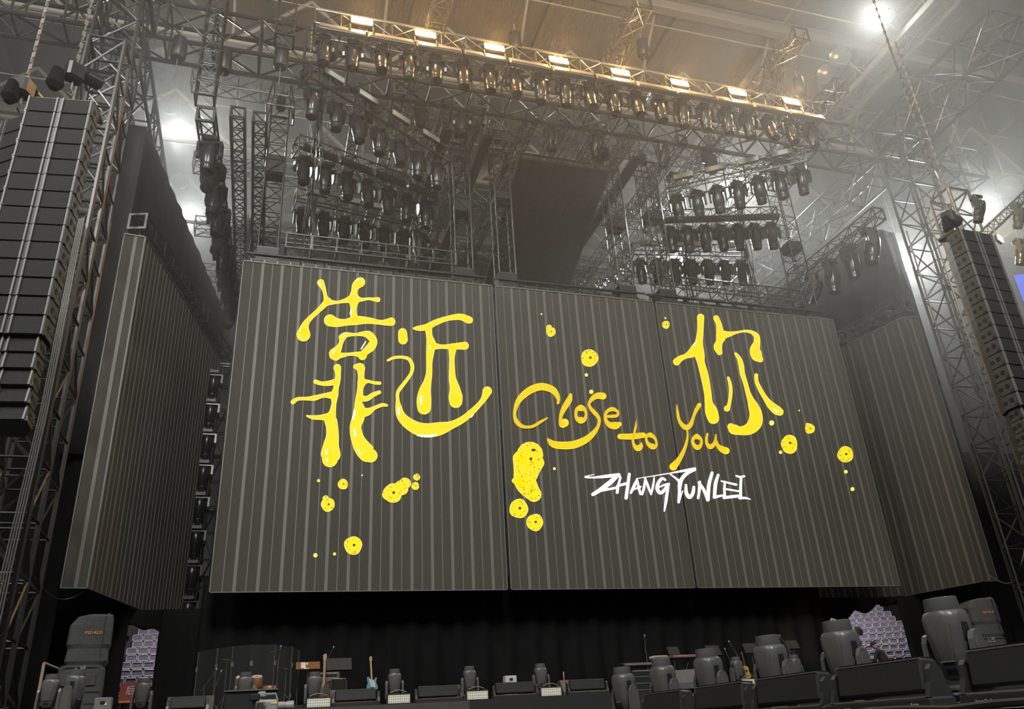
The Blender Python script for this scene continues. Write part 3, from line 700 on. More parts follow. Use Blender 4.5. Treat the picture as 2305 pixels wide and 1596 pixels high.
def moving_head(label, loc, pan=0, tilt=0, rot=(0, 0, 0), s=1.0, group=None, drop=0):
    t = thing('moving_head_light', label, 'stage light', loc, rot, group); t.scale = (s, s, s)
    if drop: MB().tube((0, 0, 0), (0, 0, drop), .03, 6).build('drop_pipe', M_TRUSS, t)
    ob('base', HM['base'], t); ob('yoke', HM['yoke'], t, rot=(0, 0, pan))
    M = Matrix.Rotation(pan, 4, 'Z') @ Matrix.Translation((0, 0, -.74)) @ Matrix.Rotation(tilt, 4, 'X')
    h = ob('head', HM['head'], t); h.matrix_local = M
    ob('lens_ring', HM['lens_ring'], h); ob('lens', HM['lens'], h); ob('side_cover', HM['cover'], h)
    return t
rnd = random.Random(3)
M_BLIND = mat('blinder_amber_lit', (1, .8, .4), .5, emit=(1, .74, .36), es=22)
M_STRIPOFF = mat('strip_diffuser_unlit', (.62, .65, .58), .5, noise=.06, nscale=20)
M_STRIPB = mat('strip_bar_grey', (.20, .19, .18), .35, .3, noise=.1, nscale=4)
# glowing blinders on the front truss
for i, (px, py) in enumerate([(815,47),(958,76),(1113,106),(1258,135),(1397,162),(1530,186),(1660,207),(1782,228)]):
    p = atY(px, py, FTY-.5)
    t = thing('blinder_light', f'glowing amber blinder light, {ORD[i]} from the left on the front truss', 'stage light', p, (-.25, 0, 0), 'amber blinders')
    MB().bbox((0, .1, 0), (.96, .16, .46), .03).build('housing', M_BLACK, t)
    MB().bbox((0, 0, 0), (.88, .06, .38), .02).build('lamp_face', M_BLIND, t)
    q = MB()
    for sx in (-1, 1): q.box((sx*.46, .1, -.35), (.04, .06, .6))
    q.build('stand', M_TRUSSL, t)
    lamp('blinder_glow', 'POINT', p+Vector((0, -.4, .05)), 560, (1, .55, .17), .1)
# grey linear bars under the front truss
for i in range(12):
    x = -11.75+i*2.0
    t = thing('linear_strip_light', f'grey linear bar light under the front truss, {ORD[i]} from the left', 'stage light', (x+.92, FTY-.42, 27.72), (-.35, 0, 0), 'linear bars on the front truss')
    MB().bbox((0, 0, 0), (1.86, .22, .42), .03).build('housing', M_STRIPB, t)
    MB().box((0, -.11, -.12), (1.8, .03, .1)).build('lens_strip', M_CHROME, t)
    MB().box((-.95, .05, .08), (.06, .2, .5)).build('hanger', M_TRUSSL, t)
    MB().box((.8, .05, .2), (.06, .12, .3)).build('hanger', M_TRUSSL, t)
# moving heads under the front truss
for i in range(21):
    x = -11.5+i*1.15
    moving_head(f'black moving head light under the front truss, {ORD[i]} from the left', (x, FTY-.05, 27.62), rnd.uniform(-.3, .3), rnd.uniform(-.25, .12), group='moving heads on the front truss', drop=.36)
for i, x in enumerate((-9.2, -6.9, -4.9, -.4, 1.9, 5.6, 8.2)):
    moving_head(f'black moving head light under the main roof truss, {ORD[i]} from the left', (x, -.7, 28.4), rnd.uniform(-.6, .6), rnd.uniform(-.2, .2), group='moving heads on the roof truss')

# chevron lighting trusses, three rows on each side
def chevron(row, side, A, B, z, strips, bars):
    A = Vector((*A, z)); B = Vector((*B, z)); sd = ['left', 'right'][side]; rw = ['upper', 'middle', 'lower'][row]
    truss(f'{rw} slanting lighting truss of the {sd} chevron rows', A, B, .75, .75, .9, .04, .022, group='chevron lighting trusses', name='lighting_truss')
    d = (B-A).normalized(); n = Vector((-d.y, d.x, 0)); n = n if n.y < 0 else -n; ang = math.atan2(d.y, d.x); L = (B-A).length
    for k in range(4):
        if strips:
            p = A+d*(L*(.14+.235*k))+n*.45+Vector((0, 0, .35))
            t = thing('strip_light', f'unlit pale strip light on the {rw} {sd} chevron truss, {ORD[k]} from the left', 'stage light', p, (0, 0, ang), 'unlit strip lights')
            MB().bbox((0, .07, 0), (1.0, .16, .34), .03).build('housing', M_BLACK, t)
            o = MB().box((0, -.02, -.02), (.96, .06, .26)).build('diffuser', M_STRIPOFF, t)
    if bars:
        for k in range(4):
            p = A+d*(L*(.13+.245*k))+n*.62+Vector((0, 0, -.42))
            t = thing('linear_strip_light', f'dark linear bar light under the {rw} {sd} chevron truss, {ORD[k]} from the left', 'stage light', p, (-.3, 0, ang), 'linear bars on the chevrons')
            MB().bbox((0, 0, 0), (1.55, .26, .3), .03).build('housing', M_BLACK, t)
            MB().box((0, -.12, -.06), (1.5, .04, .1)).build('lens_strip', M_HEAD, t)
            MB().box((0, .2, .2), (.06, .3, .06)).build('hanger', M_TRUSS, t)
    for k in range(7):
        p = A+d*(L*(.06+.147*k))+Vector((0, 0, -.44))
        moving_head(f'black moving head light under the {rw} {sd} chevron truss, {ORD[k]} from the left', p, ang+rnd.uniform(-.25, .25), rnd.uniform(-.15, .15)+(.2 if side else -.05), group='moving heads on the chevrons')
chevron(0, 0, (-12.15, -4.0), (-5.7, -.15), 25.9, True, False)
chevron(1, 0, (-12.3, -.15), (-5.75, 2.2), 25.4, False, True)
chevron(2, 0, (-12.15, 3.2), (-5.5, 4.3), 25.0, True, False)
chevron(0, 1, (5.75, -.15), (11.3, -3.9), 25.9, True, False)
chevron(1, 1, (6.3, 1.7), (12.1, .1), 25.4, False, True)
chevron(2, 1, (5.7, 4.3), (12.1, 3.2), 25.0, True, False)

# side trusses running back with lights on their inner side
for sg, nm in ((-1, 'left'), (1, 'right')):
    x0 = sg*15.75
    truss(f'side truss with a square open end carrying hanging lights on the {nm}', (x0, -3.0, 24.0), (sg*15.0, 13, 24.0), .62, .62, .85, .045, .025, m=M_TRUSSL, name='lighting_truss', group='side lighting trusses')
    for k in range(10 if sg < 0 else 7):
        y = -2.1+k*1.5
        moving_head(f'black moving head light under the {nm} side truss, {ORD[k]} from the front', (sg*(15.72-.045*(y+3))+(.15 if sg < 0 else 0), y, 23.62), .5*sg+rnd.uniform(-.6, .6), rnd.uniform(.0, .6)*(-1 if sg < 0 else 1), s=1.15 if sg < 0 else 1.35, group='moving heads on the side trusses')

# ladder column with lights behind the left edge of the main screen
t = truss('upright ladder rail in the gap left of the main screen', (-14.75, 8.6, 2.2), (-14.75, 8.6, 18.6), .45, .3, 1.15, .04, .022, name='ladder_rail', up=(0, 1, 0))
for k in range(9):
    moving_head(f'dim moving head light on the ladder rail left of the screen, {ORD[k]} from the top', (-15.25, 8.4, 18.2-k*1.5), 0, .15, group='moving heads on the ladder rail')

# chain hoists
def hoist(label, p, ztop, s=1.0, rz=0):
    t = thing('chain_hoist', label, 'hoist', p, (0, 0, rz)); t.scale = (s, s, s)
    b = MB(); b.bbox((0, 0, 0), (.34, .3, .42), .05); b.build('body', M_BLACK, t)
    MB().lathe([(.05, .2), (.15, .21), (.16, .5), (.12, .53), (.03, .53)], 14, None, (0, 0, .08), 'x').build('motor_cover', M_HEAD, t, True)
    MB().path([(0, 0, -.2), (0, 0, -.42), (.06, 0, -.5), (.02, 0, -.58), (-.05, 0, -.54)], .025, 6).build('hook', M_CHAIN, t)
    MB().loft([(-.1, .1, .08, 3, -.3, 0), (-.5, .16, .13, 3, -.3, 0), (-.62, .08, .07, 3, -.3, 0)], 10).build('chain_bag', M_CLOTH, t)
    # chain of real links
    L = (ztop-p[2])/s-.2; n = int(L/.16); q = MB()
    for i in range(n):
        z = .2+L*(i+.5)/n
        q.box((0, 0, z), (.07, .02, .15) if i % 2 else (.02, .07, .15))
    tag(q.build('chain', M_CHAIN, t), kind='stuff')
    return t
hoist('chain hoist above the nearest left loudspeaker array', atY(168, 165, -11.6), 28.5, 1.25, .6)
hoist('chain hoist above the side-facing left loudspeaker array', atY(55, 200, -11.0), 28.5, 1.25, 1.2)
for i, (x, y, z) in enumerate(((-12.0, -3.2, 26.9), (-10.9, 1.9, 26.2), (6.1, -.3, 26.8), (10.9, -3.5, 26.7), (-7.2, 4.0, 26.0))):
    hoist(f'small chain hoist over the chevron trusses, {["far left front","left middle","right inner","far right front","left rear"][i]}', (x, y, z), 29.5, .8)
# cylindrical motors hanging inside the roof trusses
for i, (px, py) in enumerate(((403, 110), (505, 140), (633, 130), (1160, 95), (1447, 110), (1800, 195), (745, 110))):
    p = atY(px, py, -1.9)
    t = thing('hoist_motor', f'upright cylindrical hoist motor in the roof truss, {ORD[i]} from the left' if i < 3 else ['cylindrical motor below the truss above the third blinder', 'cylindrical motor below the truss above the fifth blinder', 'cylindrical motor below the cable-wrapped truss at the right', 'cylindrical motor at the left end of the blinder truss'][i-3], 'hoist', p)
    MB().lathe([(.06, .55), (.3, .5), (.32, -.45), (.26, -.55), (.05, -.56)], 14).build('casing', M_BLACK, t, True)
    MB().tube((0, 0, .5), (0, 0, 1.2), .04, 6).build('hanger', M_CHAIN, t)
    MB().tube((0, 0, -.55), (0, 0, -1.6), .02, 5).build('chain', M_CHAIN, t)

# cable looms hanging in the rig
def loom(label, top, bot, n, r, seed):
    t = thing('cable_loom', label, 'cables', top, group='hanging cable looms'); rr = random.Random(seed); top = Vector(top); bot = Vector(bot)
    for k in range(n):
        pts = []
        o1 = Vector((rr.uniform(-r, r), rr.uniform(-r, r), 0)); o2 = Vector((rr.uniform(-r, r), rr.uniform(-r, r), rr.uniform(-.6, .6)))
        for i in range(9):
            f = i/8; p = (top+o1).lerp(bot+o2, f)-top
            p += Vector((.1*math.sin(f*7+k), .1*math.cos(f*6+k*2), 0)); pts.append(p)
        MB().path(pts, rr.uniform(.014, .028), 5).build('cable', M_CABLE if k % 3 else M_HEAD, t)
for i, (a, b, l_) in enumerate((((-11.4, -3.4, 28.6), (-11.5, -2.6, 23.0), 'left chevrons, front'), ((-11.6, .8, 28.4), (-11.4, 1.2, 21.6), 'left chevrons, middle'), ((-11.5, 3.6, 28.2), (-11.3, 3.6, 20.8), 'left chevrons, rear'),
        ((-6.6, 2.6, 28.4), (-6.4, 3.0, 22.0), 'left chevrons, inner end'), ((6.6, 2.4, 28.4), (6.7, 2.6, 22.0), 'right chevrons, inner end'), ((10.9, 1.0, 28.4), (10.8, 1.4, 21.5), 'right chevrons, outer end'), ((-14.3, 6.0, 25.6), (-14.2, 6.4, 15.5), 'left ladder trusses'), ((8.8, 4.0, 28.2), (8.8, 4.2, 21.0), 'right chevrons, rear'))):
    loom('loose loom of dark cables hanging by the '+l_, a, b, 9, .28, i)
loom('bundle of cables draped over the rightmost overhead truss', (10.3, -4.8, 31.5), (10.5, -4.2, 28.0), 12, .5, 77)
# ================================================================== loudspeaker arrays
M_CAB = mat('speaker_cabinet', (.06, .06, .058), .55, noise=.15, nscale=6)
M_GRILL = mat('speaker_grille', (.017, .017, .016), .75, noise=.25, nscale=60, bump=.4)
M_CABL = mat('cabinet_trim', (.19, .19, .185), .5, .2)
def cab_meshes(w, h, d):
    b = MB(); g = .012
    poly = [(-w/2, -d*.5), (w/2, -d*.5), (w/2, d*.1), (w*.36, d*.5), (-w*.36, d*.5), (-w/2, d*.1)]
    b.prism(poly, -h+g, 0)
    gr = MB(); gw = w*.40
    gr.box((0, 0, -h/2), (gw, .03, h-.05))
    fin = MB(); fin.box((0, -.02, -h/2), (.035, .06, h-.02))
    sl = MB(); sl.box((0, 0, -h/2), (w*.09, .05, h-.02))
    pl = MB(); pl.box((0, -d*.2, -h/2), (.02, d*.55, h-.05))
    hd = MB()
    for s in (-1, 1):
        hd.prism([(.07*math.cos(a*PI/8), s*(.012+.055*math.sin(a*PI/8))) for a in (range(0, 9) if s > 0 else range(8, -1, -1))], -.006, .006, Matrix(((0, 0, 1), (1, 0, 0), (0, 1, 0))))
    pk = MB(); pk.box((0, 0, 0), (.014, .12, .1))
    lg = MB(); lg.box((0, 0, 0), (.04, .1, .09))
    return dict(body=b.mesh('cabinet_body', M_CAB), grille=gr.mesh('grille', M_GRILL), fin=fin.mesh('grille_fin', M_CABL), slot=sl.mesh('centre_slot', M_BLACK), plate=pl.mesh('side_plate', M_CAB), hole=hd.mesh('side_handle', M_BLACK), pocket=pk.mesh('side_pocket', M_BLACK), lug=lg.mesh('rigging_lug', M_TRUSS))
CA = cab_meshes(1.34, .43, .78); CB = cab_meshes(1.2, .36, .62)
def line_array(label, X, Y, ztop, rz, n1, n2, curve=.0):
    t = thing('line_array', label, 'loudspeaker array', (X, Y, ztop), (0, 0, rz), 'loudspeaker arrays')
    MB().bbox((0, .1, .09), (1.3, .7, .14), .03).build('flying_frame', M_TRUSS, t)
    z = 0; y = 0; ang = 0
    for i in range(n1+n2):
        M_ = CA if i < n1 else CB; h, w, d = (.43, 1.34, .78) if i < n1 else (.36, 1.2, .62)
        if i >= n1: ang += .035
        elif i > n1*.5: ang += curve
        c = ob('speaker_cabinet', M_['body'], t, (0, y, z), (-ang, 0, 0))
        for s in (-1, 1):
            ob('grille', M_['grille'], c, (s*w*.255, -d*.5-.012, 0))
            ob('grille_fin', M_['fin'], c, (s*w*.485, -d*.5-.012, 0)); ob('grille_fin', M_['fin'], c, (s*w*.045, -d*.5-.012, 0))
            ob('side_plate', M_['plate'], c, (s*(w/2+.005), 0, 0))
            ob('side_handle', M_['hole'], c, (s*(w/2+.02), -d*.28, -h*.45)); ob('side_pocket', M_['pocket'], c, (s*(w/2+.018), 0, -h*.5))
            ob('rigging_lug', M_['lug'], c, (s*(w/2+.02), -d*.44, -h+.05))
        ob('centre_slot', M_['slot'], c, (0, -d*.5-.004, 0))
        y += h*math.sin(ang); z -= h*math.cos(ang)
    # stabilising cable and amp rack straps
    return t
line_array('tall dark loudspeaker array hanging in front of the left tower', -17.46, -12.6, 15.3, -.12, 14, 5, .004)
line_array('loudspeaker array at the far left edge turned sideways with brightly lit grilles', -18.55, -11.85, 15.1, -.62, 12, 4, .004)
line_array('tall grey loudspeaker array hanging at the right edge in front of the right tower', 8.62, -12.6, 15.3, .05, 14, 5, .004)
line_array('second loudspeaker array half cut off by the right edge behind the main one', 12.9, -9.4, 15.6, .55, 12, 0, .004)
for nm, x, y, in (('right', 8.5, -12.4), ('far right', 12.9, -9.2)):
    hoist(f'chain hoist above the {nm} loudspeaker array', (x, y, 16.2), 28.5, 1.25, .4)
# round stage monitors lamps beside the right array
for i, (px, py, Y) in enumerate(((2195, 462, -9.5), (2285, 480, -8.0), (2290, 560, -8.0))):
    moving_head(['moving head light above the right loudspeaker array', 'moving head light at the far right edge, upper one', 'moving head light at the far right edge, lower one with an amber glow above'][i], atY(px, py-20, Y), .5, .4, s=.8, group='lights at the right edge')
p = atY(2252, 537, -8.6)
t = thing('blinder_light', 'small amber lamp glowing beside the right loudspeaker array', 'stage light', p, (0, 0, .4))
MB().bbox((0, .08, 0), (.5, .14, .3), .03).build('housing', M_BLACK, t); MB().bbox((0, 0, 0), (.44, .05, .24), .02).build('lamp_face', M_BLIND, t)
MB().tube((0, .1, .1), (0, .1, .9), .03, 6).build('hanger', M_TRUSS, t)
lamp('amber_glow', 'POINT', p+Vector((0, -.3, 0)), 300, (1, .68, .22), .15)
truss('thin pipe truss at the right edge carrying lamps', atY(2180, 560, -7.6), atY(2330, 420, -7.6), .35, .35, .6, .03, .018)
# scaffolding pipes and cables by the right tower
for i, (a, b, lab) in enumerate((((2068, 425), (2250, 1100), 'upright scaffold pipe right of the right tower'), ((2040, 520), (2300, 1180), 'second scaffold pipe along the right tower'))):
    A_ = atY(*a, -7.0); B_ = atY(*b, -7.0); B_.x = A_.x
    t = tag(MB().tube(A_, (A_.x, -7.0, .0), .035, 8).build('scaffold_pipe', M_TRUSSL), lab, 'pipe')
def cable(label, pts, r=.02, m=None, name='cable'):
    return tag(MB().path(pts, r, 6).build(name, m or M_CABLE), label, 'cable')
def sag(a, b, s, n=14):
    a = Vector(a); b = Vector(b)
    return [a.lerp(b, i/n)-Vector((0, 0, s*math.sin(PI*i/n))) for i in range(n+1)]
for i in range(4):
    cable(f'pale multicore cable strand falling along the left tower, {ORD[i]} from the left', [(-18.25+.05*i, -7.0-.03*i, 16.0), (-18.2+.05*i, -7.0, 10), (-18.3+.06*i, -7.0, 6), (-18.35+.07*i, -7.05, .1)], .022, M_CHAIN)
for i in range(4):
    cable(f'pale multicore cable strand falling along the right tower, {ORD[i]} from the left', [(17.2+.07*i, -6.45, 20.5), (17.25+.07*i, -6.45, 14), (17.15+.07*i, -6.45, 8), (17.2+.07*i, -6.5, .1)], .028, M_CHAIN)
cable('cable swagged between the left tower and the left side screen', sag((-19.0, -1.9, 6.9), (-17.4, -.4, 6.7), .7), .015)
cable('grey cable loop below the right side screen', sag((17.5, -1.4, 6.6), (19.2, -2.0, 7.6), .8), .03, M_CABL)

# ================================================================== curtains at the sides
drape('side_curtain', 'black curtain hanging left of the left side screen', [(-31, .2), (-18.45, .1)], 0, 15, M_CLOTH, .14, 1.1, .25, zt=lambda s: 11+.5*s if s > 2 else 12)
drape('side_curtain', 'black curtain hanging right of the right side screen', [(18.6, .6), (31, .8)], 0, 13, M_CLOTH, .14, 1.1, .25)
drape('backstage_curtain', 'black curtain below the left side screen, left of the seat opening', [(-27, 3.2), (-16.75, 3.2)], ZD, 6.38, M_CLOTH, .08, .9, .2)
drape('backstage_curtain', 'narrow black curtain between the left seat opening and the ladder rail', [(-15.72, 3.2), (-13.9, 3.0)], ZD, 6.38, M_CLOTH, .06, .7, .1)
drape('backstage_curtain', 'black curtain piece above the left seat opening', [(-16.8, 3.25), (-15.7, 3.25)], ZD, 6.38, M_CLOTH, .03, .9, .08, zf=lambda s: 5.85-.2*s+.05*math.sin(s*9))
def scal(s):   # scalloped hem of the right opening
    f = s/5.2; k = s % 1.3/1.3
    return min(6.3, 5.25+1.15*f-.28*math.sin(PI*k))
drape('backstage_curtain', 'dark green-black curtain with a scalloped hem above the right seat opening', [(10.9, 2.6), (16.1, 2.6)], ZD, 6.38, M_CLOTH, .03, .9, .06, zf=scal)
drape('backstage_curtain', 'dark curtain right of the right seat opening', [(15.75, 2.4), (27, 2.2)], 0, 6.38, M_CLOTH, .1, .9, .2)

for sg, nm in ((-1, 'left'), (1, 'right')):
    drape('masking_drape', f'black masking drape high behind the {nm} side screen', [(sg*30, 11.2), (sg*15.2, 10.9)] if sg < 0 else [(sg*15.2, 10.9), (sg*30, 11.2)], 7.2, 15, M_CLOTH, .1, 1.2, .3)
# ================================================================== seats seen through the curtain gaps
M_SEAT = mat('seat_plastic', (.30, .28, .335), .45, noise=.1, nscale=3)
M_RIM = mat('seat_rim', (.8, .75, .8), .4)
M_RISER = mat('seating_concrete', (.10, .085, .10), .8, noise=.2, nscale=1)
def seat_meshes():
    def rr(w, h, r, n=5):
        out = []
        for cx, cy, a0 in ((w/2-r, h-r, 0), (-w/2+r, h-r, PI/2), (-w/2+r*.4, r*.4, PI), (w/2-r*.4, r*.4, 1.5*PI)):
            q_ = r if cy > h/2 else r*.4
            out += [(cx+q_*math.cos(a0+PI/2*i/(n-1)), cy+q_*math.sin(a0+PI/2*i/(n-1))) for i in range(n)]
        return out
    R = Matrix(((1, 0, 0), (0, 0, -1), (0, 1, 0)))
    b = MB(); b.prism(rr(.44, .25, .07), -.015, .015, R)
    rim = MB(); pts = rr(.46, .27, .08); rim.path([Vector((x, -.02, y-.01)) for x, y in pts+pts[:1]], .024, 5)
    s = MB(); s.bbox((0, -.12, -.08), (.42, .1, .12), .03)
    f = MB(); f.box((0, -.02, -.28), (.08, .1, .3))
    return b.mesh('backrest', M_SEAT), rim.mesh('rim', M_RIM), s.mesh('seat_pan', M_RISER), f.mesh('foot', M_TRUSS)
SB, SR, SP, SF = seat_meshes()
def seat(label, loc, rz, group):
    t = thing('arena_seat', label, 'seat', loc, (0, 0, rz), group)
    ob('backrest', SB, t); ob('rim', SR, t); ob('seat_pan', SP, t); ob('foot', SF, t)
def seat_block(nm, org, rz, rows, cols, rise, run, pitch, view):
    st = MB(); c, s = math.cos(rz), math.sin(rz); L = cols*pitch
    for j in range(rows):
        st.box((L/2, j*run+run*.5, (j*rise)/2-2.4), (L+.6, run, j*rise+4.0))
    o = st.build('seating_stand_'+nm, M_RISER, None, False, org, (0, 0, rz)); struct(o, f'stepped dark seating stand behind the {nm} curtain opening')
    for j in range(rows):
        for i in range(cols):
            off = .25*(j % 2)*pitch
            p = Vector(org)+Vector((c*(i*pitch+.25+off)-s*(j*run+.45), s*(i*pitch+.25+off)+c*(j*run+.45), j*rise+.05))
            d = p-CAM; px = CX+FPX*d.dot(RT_)/d.dot(FW); py = CY-FPX*d.dot(UP_)/d.dot(FW)
            if view[0] < px < view[2] and view[1] < py < view[3]:
                seat(f'grey-purple plastic seat, row {ORD[j]} from the bottom, {ORD[i]} from the left, in the {nm} opening', p, rz, f'arena seats in the {nm} opening')
seat_block('left', (-18.5, 11.5, 3.75), .0, 12, 6, .40, .75, .52, (255, 1395, 385, 1590))
seat_block('right', (16.2, 13.6, 3.7), -.30, 12, 20, .40, .75, .52, (1800, 1335, 2060, 1530))
lamp('seat_fill', 'AREA', (-17, 11.9, 11.5), 330, (1, .93, 1), 2.0, (-17, 14, 5))  # unseen fill lamp, added to brighten the left seat fronts
lamp('seat_fill', 'AREA', (19.5, 12.2, 12.5), 900, (1, .93, 1), 3.0, (20.5, 15, 5.5))  # same added fill for the seats in the right opening

# blue screen glowing at the far right edge of the hall
p = atY(2338, 655, 6.0)
t = thing('blue_screen', 'blue glowing screen just visible at the right edge behind the loudspeaker arrays', 'screen', p, (0, 0, -.5))
MB().bbox((0, .08, 0), (2.4, .14, 3.0), .03).build('frame', M_BLACK, t); MB().box((0, 0, 0), (2.3, .03, 2.9)).build('display', mat('blue_display', (.02, .03, .2), .5, emit=(.05, .08, .75), es=1.0), t)
MB().tube((0, .1, 1.4), (0, .1, 41-p.z), .06, 6).build('hanger', M_TRUSS, t)
# ================================================================== floor fixtures
def floor_meshes():
    b = MB(); b.bbox((0, 0, .075), (.40, .34, .12), .025); b.bbox((0, 0, .02), (.36, .30, .04), .01)
    scr = MB(); scr.box((-.05, -.173, .08), (.22, .008, .07))
    y = MB(); y.bbox((0, 0, .165), (.44, .2, .06), .02)
    for s in (-1, 1):
        arm = [(-.10, .15), (.10, .15), (.09, .40), (.08, .54), (.05, .60), (0, .62), (-.05, .60), (-.08, .54), (-.09, .40)]
        y.prism(arm, s*.185 if s > 0 else s*.235, s*.235 if s > 0 else s*.185, Matrix(((0, 0, 1), (1, 0, 0), (0, 1, 0))))
    inset = MB()
    for s in (1,):
        arm = [(-.06, .2), (.06, .2), (.06, .5), (.035, .56), (0, .575), (-.035, .56), (-.06, .5)]
        inset.prism(arm, s*.234 if s > 0 else s*.242, s*.242 if s > 0 else s*.234, Matrix(((0, 0, 1), (1, 0, 0), (0, 1, 0))))
    h = MB(); h.loft([(-.30, .09, .09, 3), (-.27, .12, .12, 3.2), (-.08, .15, .145, 3.4), (.12, .17, .16, 3.4), (.205, .172, .162, 3.2), (.245, .162, .155, 2.6), (.26, .15, .15, 2.2)], 24)
    ring = MB(); ring.lathe([(.12, .24), (.142, .245), (.146, .26), (.136, .37), (.128, .372), (.124, .355), (.02, .35)], 24)
    pan = MB(); pan.loft([(-.15, .055, .006, 4, 0, -.140), (-.14, .06, .008, 4, 0, -.142), (.15, .105, .012, 4, 0, -.158), (.20, .085, .006, 4, 0, -.160)], 16)
    lip = MB(); lip.box((0, -.149, -.148), (.13, .012, .008))
    return dict(base=b.mesh('base', M_HEADG, True), display=scr.mesh('display', M_SCRN), yoke=y.mesh('yoke', M_HEADG), inset=inset.mesh('yoke_inset', M_HEADP), head=h.mesh('head', M_HEADG, True), ring=ring.mesh('lens_ring', M_HEADG, True), pan=pan.mesh('cover_panel', M_HEADP, True), lip=lip.mesh('cover_lip', M_CABL))
M_SCRN = mat('display_dark', (.01, .012, .03), .2)
M_HEADP = mat('fixture_cover_panel', (.095, .09, .085), .45, noise=.12, nscale=14)
FM = floor_meshes()
vent = MB(); [vent.box((0, 0, .012*i), (.008, .03, .1)) for i in ()]
VENT = MB().box((0, 0, 0), (.006, .009, .12)).mesh('vent_slat', M_BLACK)
VENTR = MB().box((0, 0, 0), (.01, .085, .13)).mesh('vent_recess', M_HEAD)
GRILLE = MB()
for i in range(9):
    for j in range(5): GRILLE.box((-.05+.0125*i, -.135-.006*(j-2), -.25+.014*j), (.007, .01, .007))
GRILLE = GRILLE.mesh('rear_grille', M_BLACK)
def floor_head(label, loc, rz=0, pan=0, tilt=0, s=1.0, detail=True, group='moving heads standing on the stage'):
    t = thing('floor_moving_head', label, 'stage light', loc, (0, 0, rz), group); s *= .9; t.scale = (s, s, s)
    b = ob('base', FM['base'], t); ob('display', FM['display'], b)
    y = ob('yoke', FM['yoke'], t, rot=(0, 0, pan)); ob('yoke_inset', FM['inset'], y); ob('yoke_inset', FM['inset'], y, rot=(0, 0, PI))
    h = ob('head', FM['head'], t); h.matrix_local = Matrix.Rotation(pan, 4, 'Z') @ Matrix.Translation((0, 0, .53)) @ Matrix.Rotation(tilt, 4, 'X')
    ob('lens_ring', FM['ring'], h); ob('cover_panel', FM['pan'], h); ob('cover_lip', FM['lip'], h)
    if detail:
        for sx in (-1, 1):
            ob('vent_recess', VENTR, h, (sx*.166, -.03, .09))
            for k in range(6): ob('vent_slat', VENT, h, (sx*.172, -.065+.014*k, .09))
        tag(ob('rear_grille', GRILLE, h), kind='stuff')
    return t
# row along the front edge of the main stage
ZD2 = ZD
FR = [(110, 1570, -10.4), (320, 1565, -8.6), (550, 1560, -9.2), (707, 1545, -8.6), (888, 1535, -8.6), (1057, 1530, -8.6), (1217, 1522, -8.6)]
FRL = ['left of the covered speaker stack', 'in front of the left seat opening', 'left of the glass-screened drums', 'in front of the bass guitar', 'right of the blue guitar', 'in the middle of the stage edge', 'right of the white box']
for i, ((px, py, Y), l_) in enumerate(zip(FR, FRL)):
    p = atY(px, py, Y); floor_head('grey moving head light on the stage edge '+l_, (p.x, Y, ZD), rnd.uniform(-.15, .15), 0, 0, 1.0)
p = atY(168, 1540, -12.0); floor_head('large grey moving head light turned sideways before the covered speaker stack', (p.x, -12.0, ZD-.1), .0, 1.25, .1, 1.05)
# back row on the right of the stage
for i, (px, Y, l_) in enumerate(((1658, -8.4, 'behind the acoustic guitar gap'), (1790, -8.4, 'right of the acoustic guitar'), (1908, -8.4, 'low behind the runway bars'))):
    p = atY(px, 1500, Y); floor_head('grey moving head light further back '+l_, (p.x, Y, ZD), .1, 0, 0, 1.0)
# row along the runway
RX = -7.15
for i, (px, l_) in enumerate(((1400, 'farthest and lowest'), (1490, 'second farthest'), (1595, 'third farthest'), (1740, 'fourth, left of the long bars'), (1905, 'pale, in front of the seat opening'), (2158, 'nearest and largest'))):
    A_ = atX(px, 1500, RX)
    floor_head('grey moving head light on the runway, '+l_, (RX, A_.y, ZR), -1.28, .0, .04, 1.0, group='moving heads along the runway')
# moving LED bars along the runway, in front of the heads
M_BAR = mat('led_bar_shell', (.028, .028, .028), .38, noise=.2, nscale=8)
M_BARE = mat('led_bar_edge', (.16, .155, .14), .4, .3)
def tilt_bar(label, loc, rz, L=1.2, group='tilting bar lights', tilt=.0, text=True):
    t = thing('tilting_bar_light', label, 'stage light', loc, (0, 0, rz), group)
    bs = MB().bbox((0, 0, .055), (L, .24, .10), .02).build('base', M_BAR, t)
    e = MB(); e.box((0, -.118, .106), (L*.96, .01, .006)); e.build('base_edge', M_BARE, bs)
    body = MB(); body.bbox((0, 0, .25), (L*.84, .17, .24), .02); bd = body.build('bar_body', M_BAR, t, rot=(tilt, 0, 0))
    MB().box((0, -.082, .365), (L*.84, .012, .008)).build('body_edge', M_BARE, bd)
    MB().box((0, 0, .375), (L*.8, .13, .012)).build('lens_strip', M_LENS, bd)
    for s in (-1, 1):
        q = MB(); arm = [(-.11, .1), (.11, .1), (.07, .2), (.055, .29), (.025, .325), (-.025, .325), (-.055, .29), (-.07, .2)]
        q.prism(arm, 0, .05, Matrix(((0, 0, 1), (1, 0, 0), (0, 1, 0))), (s*L*.445 if s > 0 else s*L*.445-.05, 0, 0)); q.build('pivot_arm', M_BAR, t)
    return t, bs
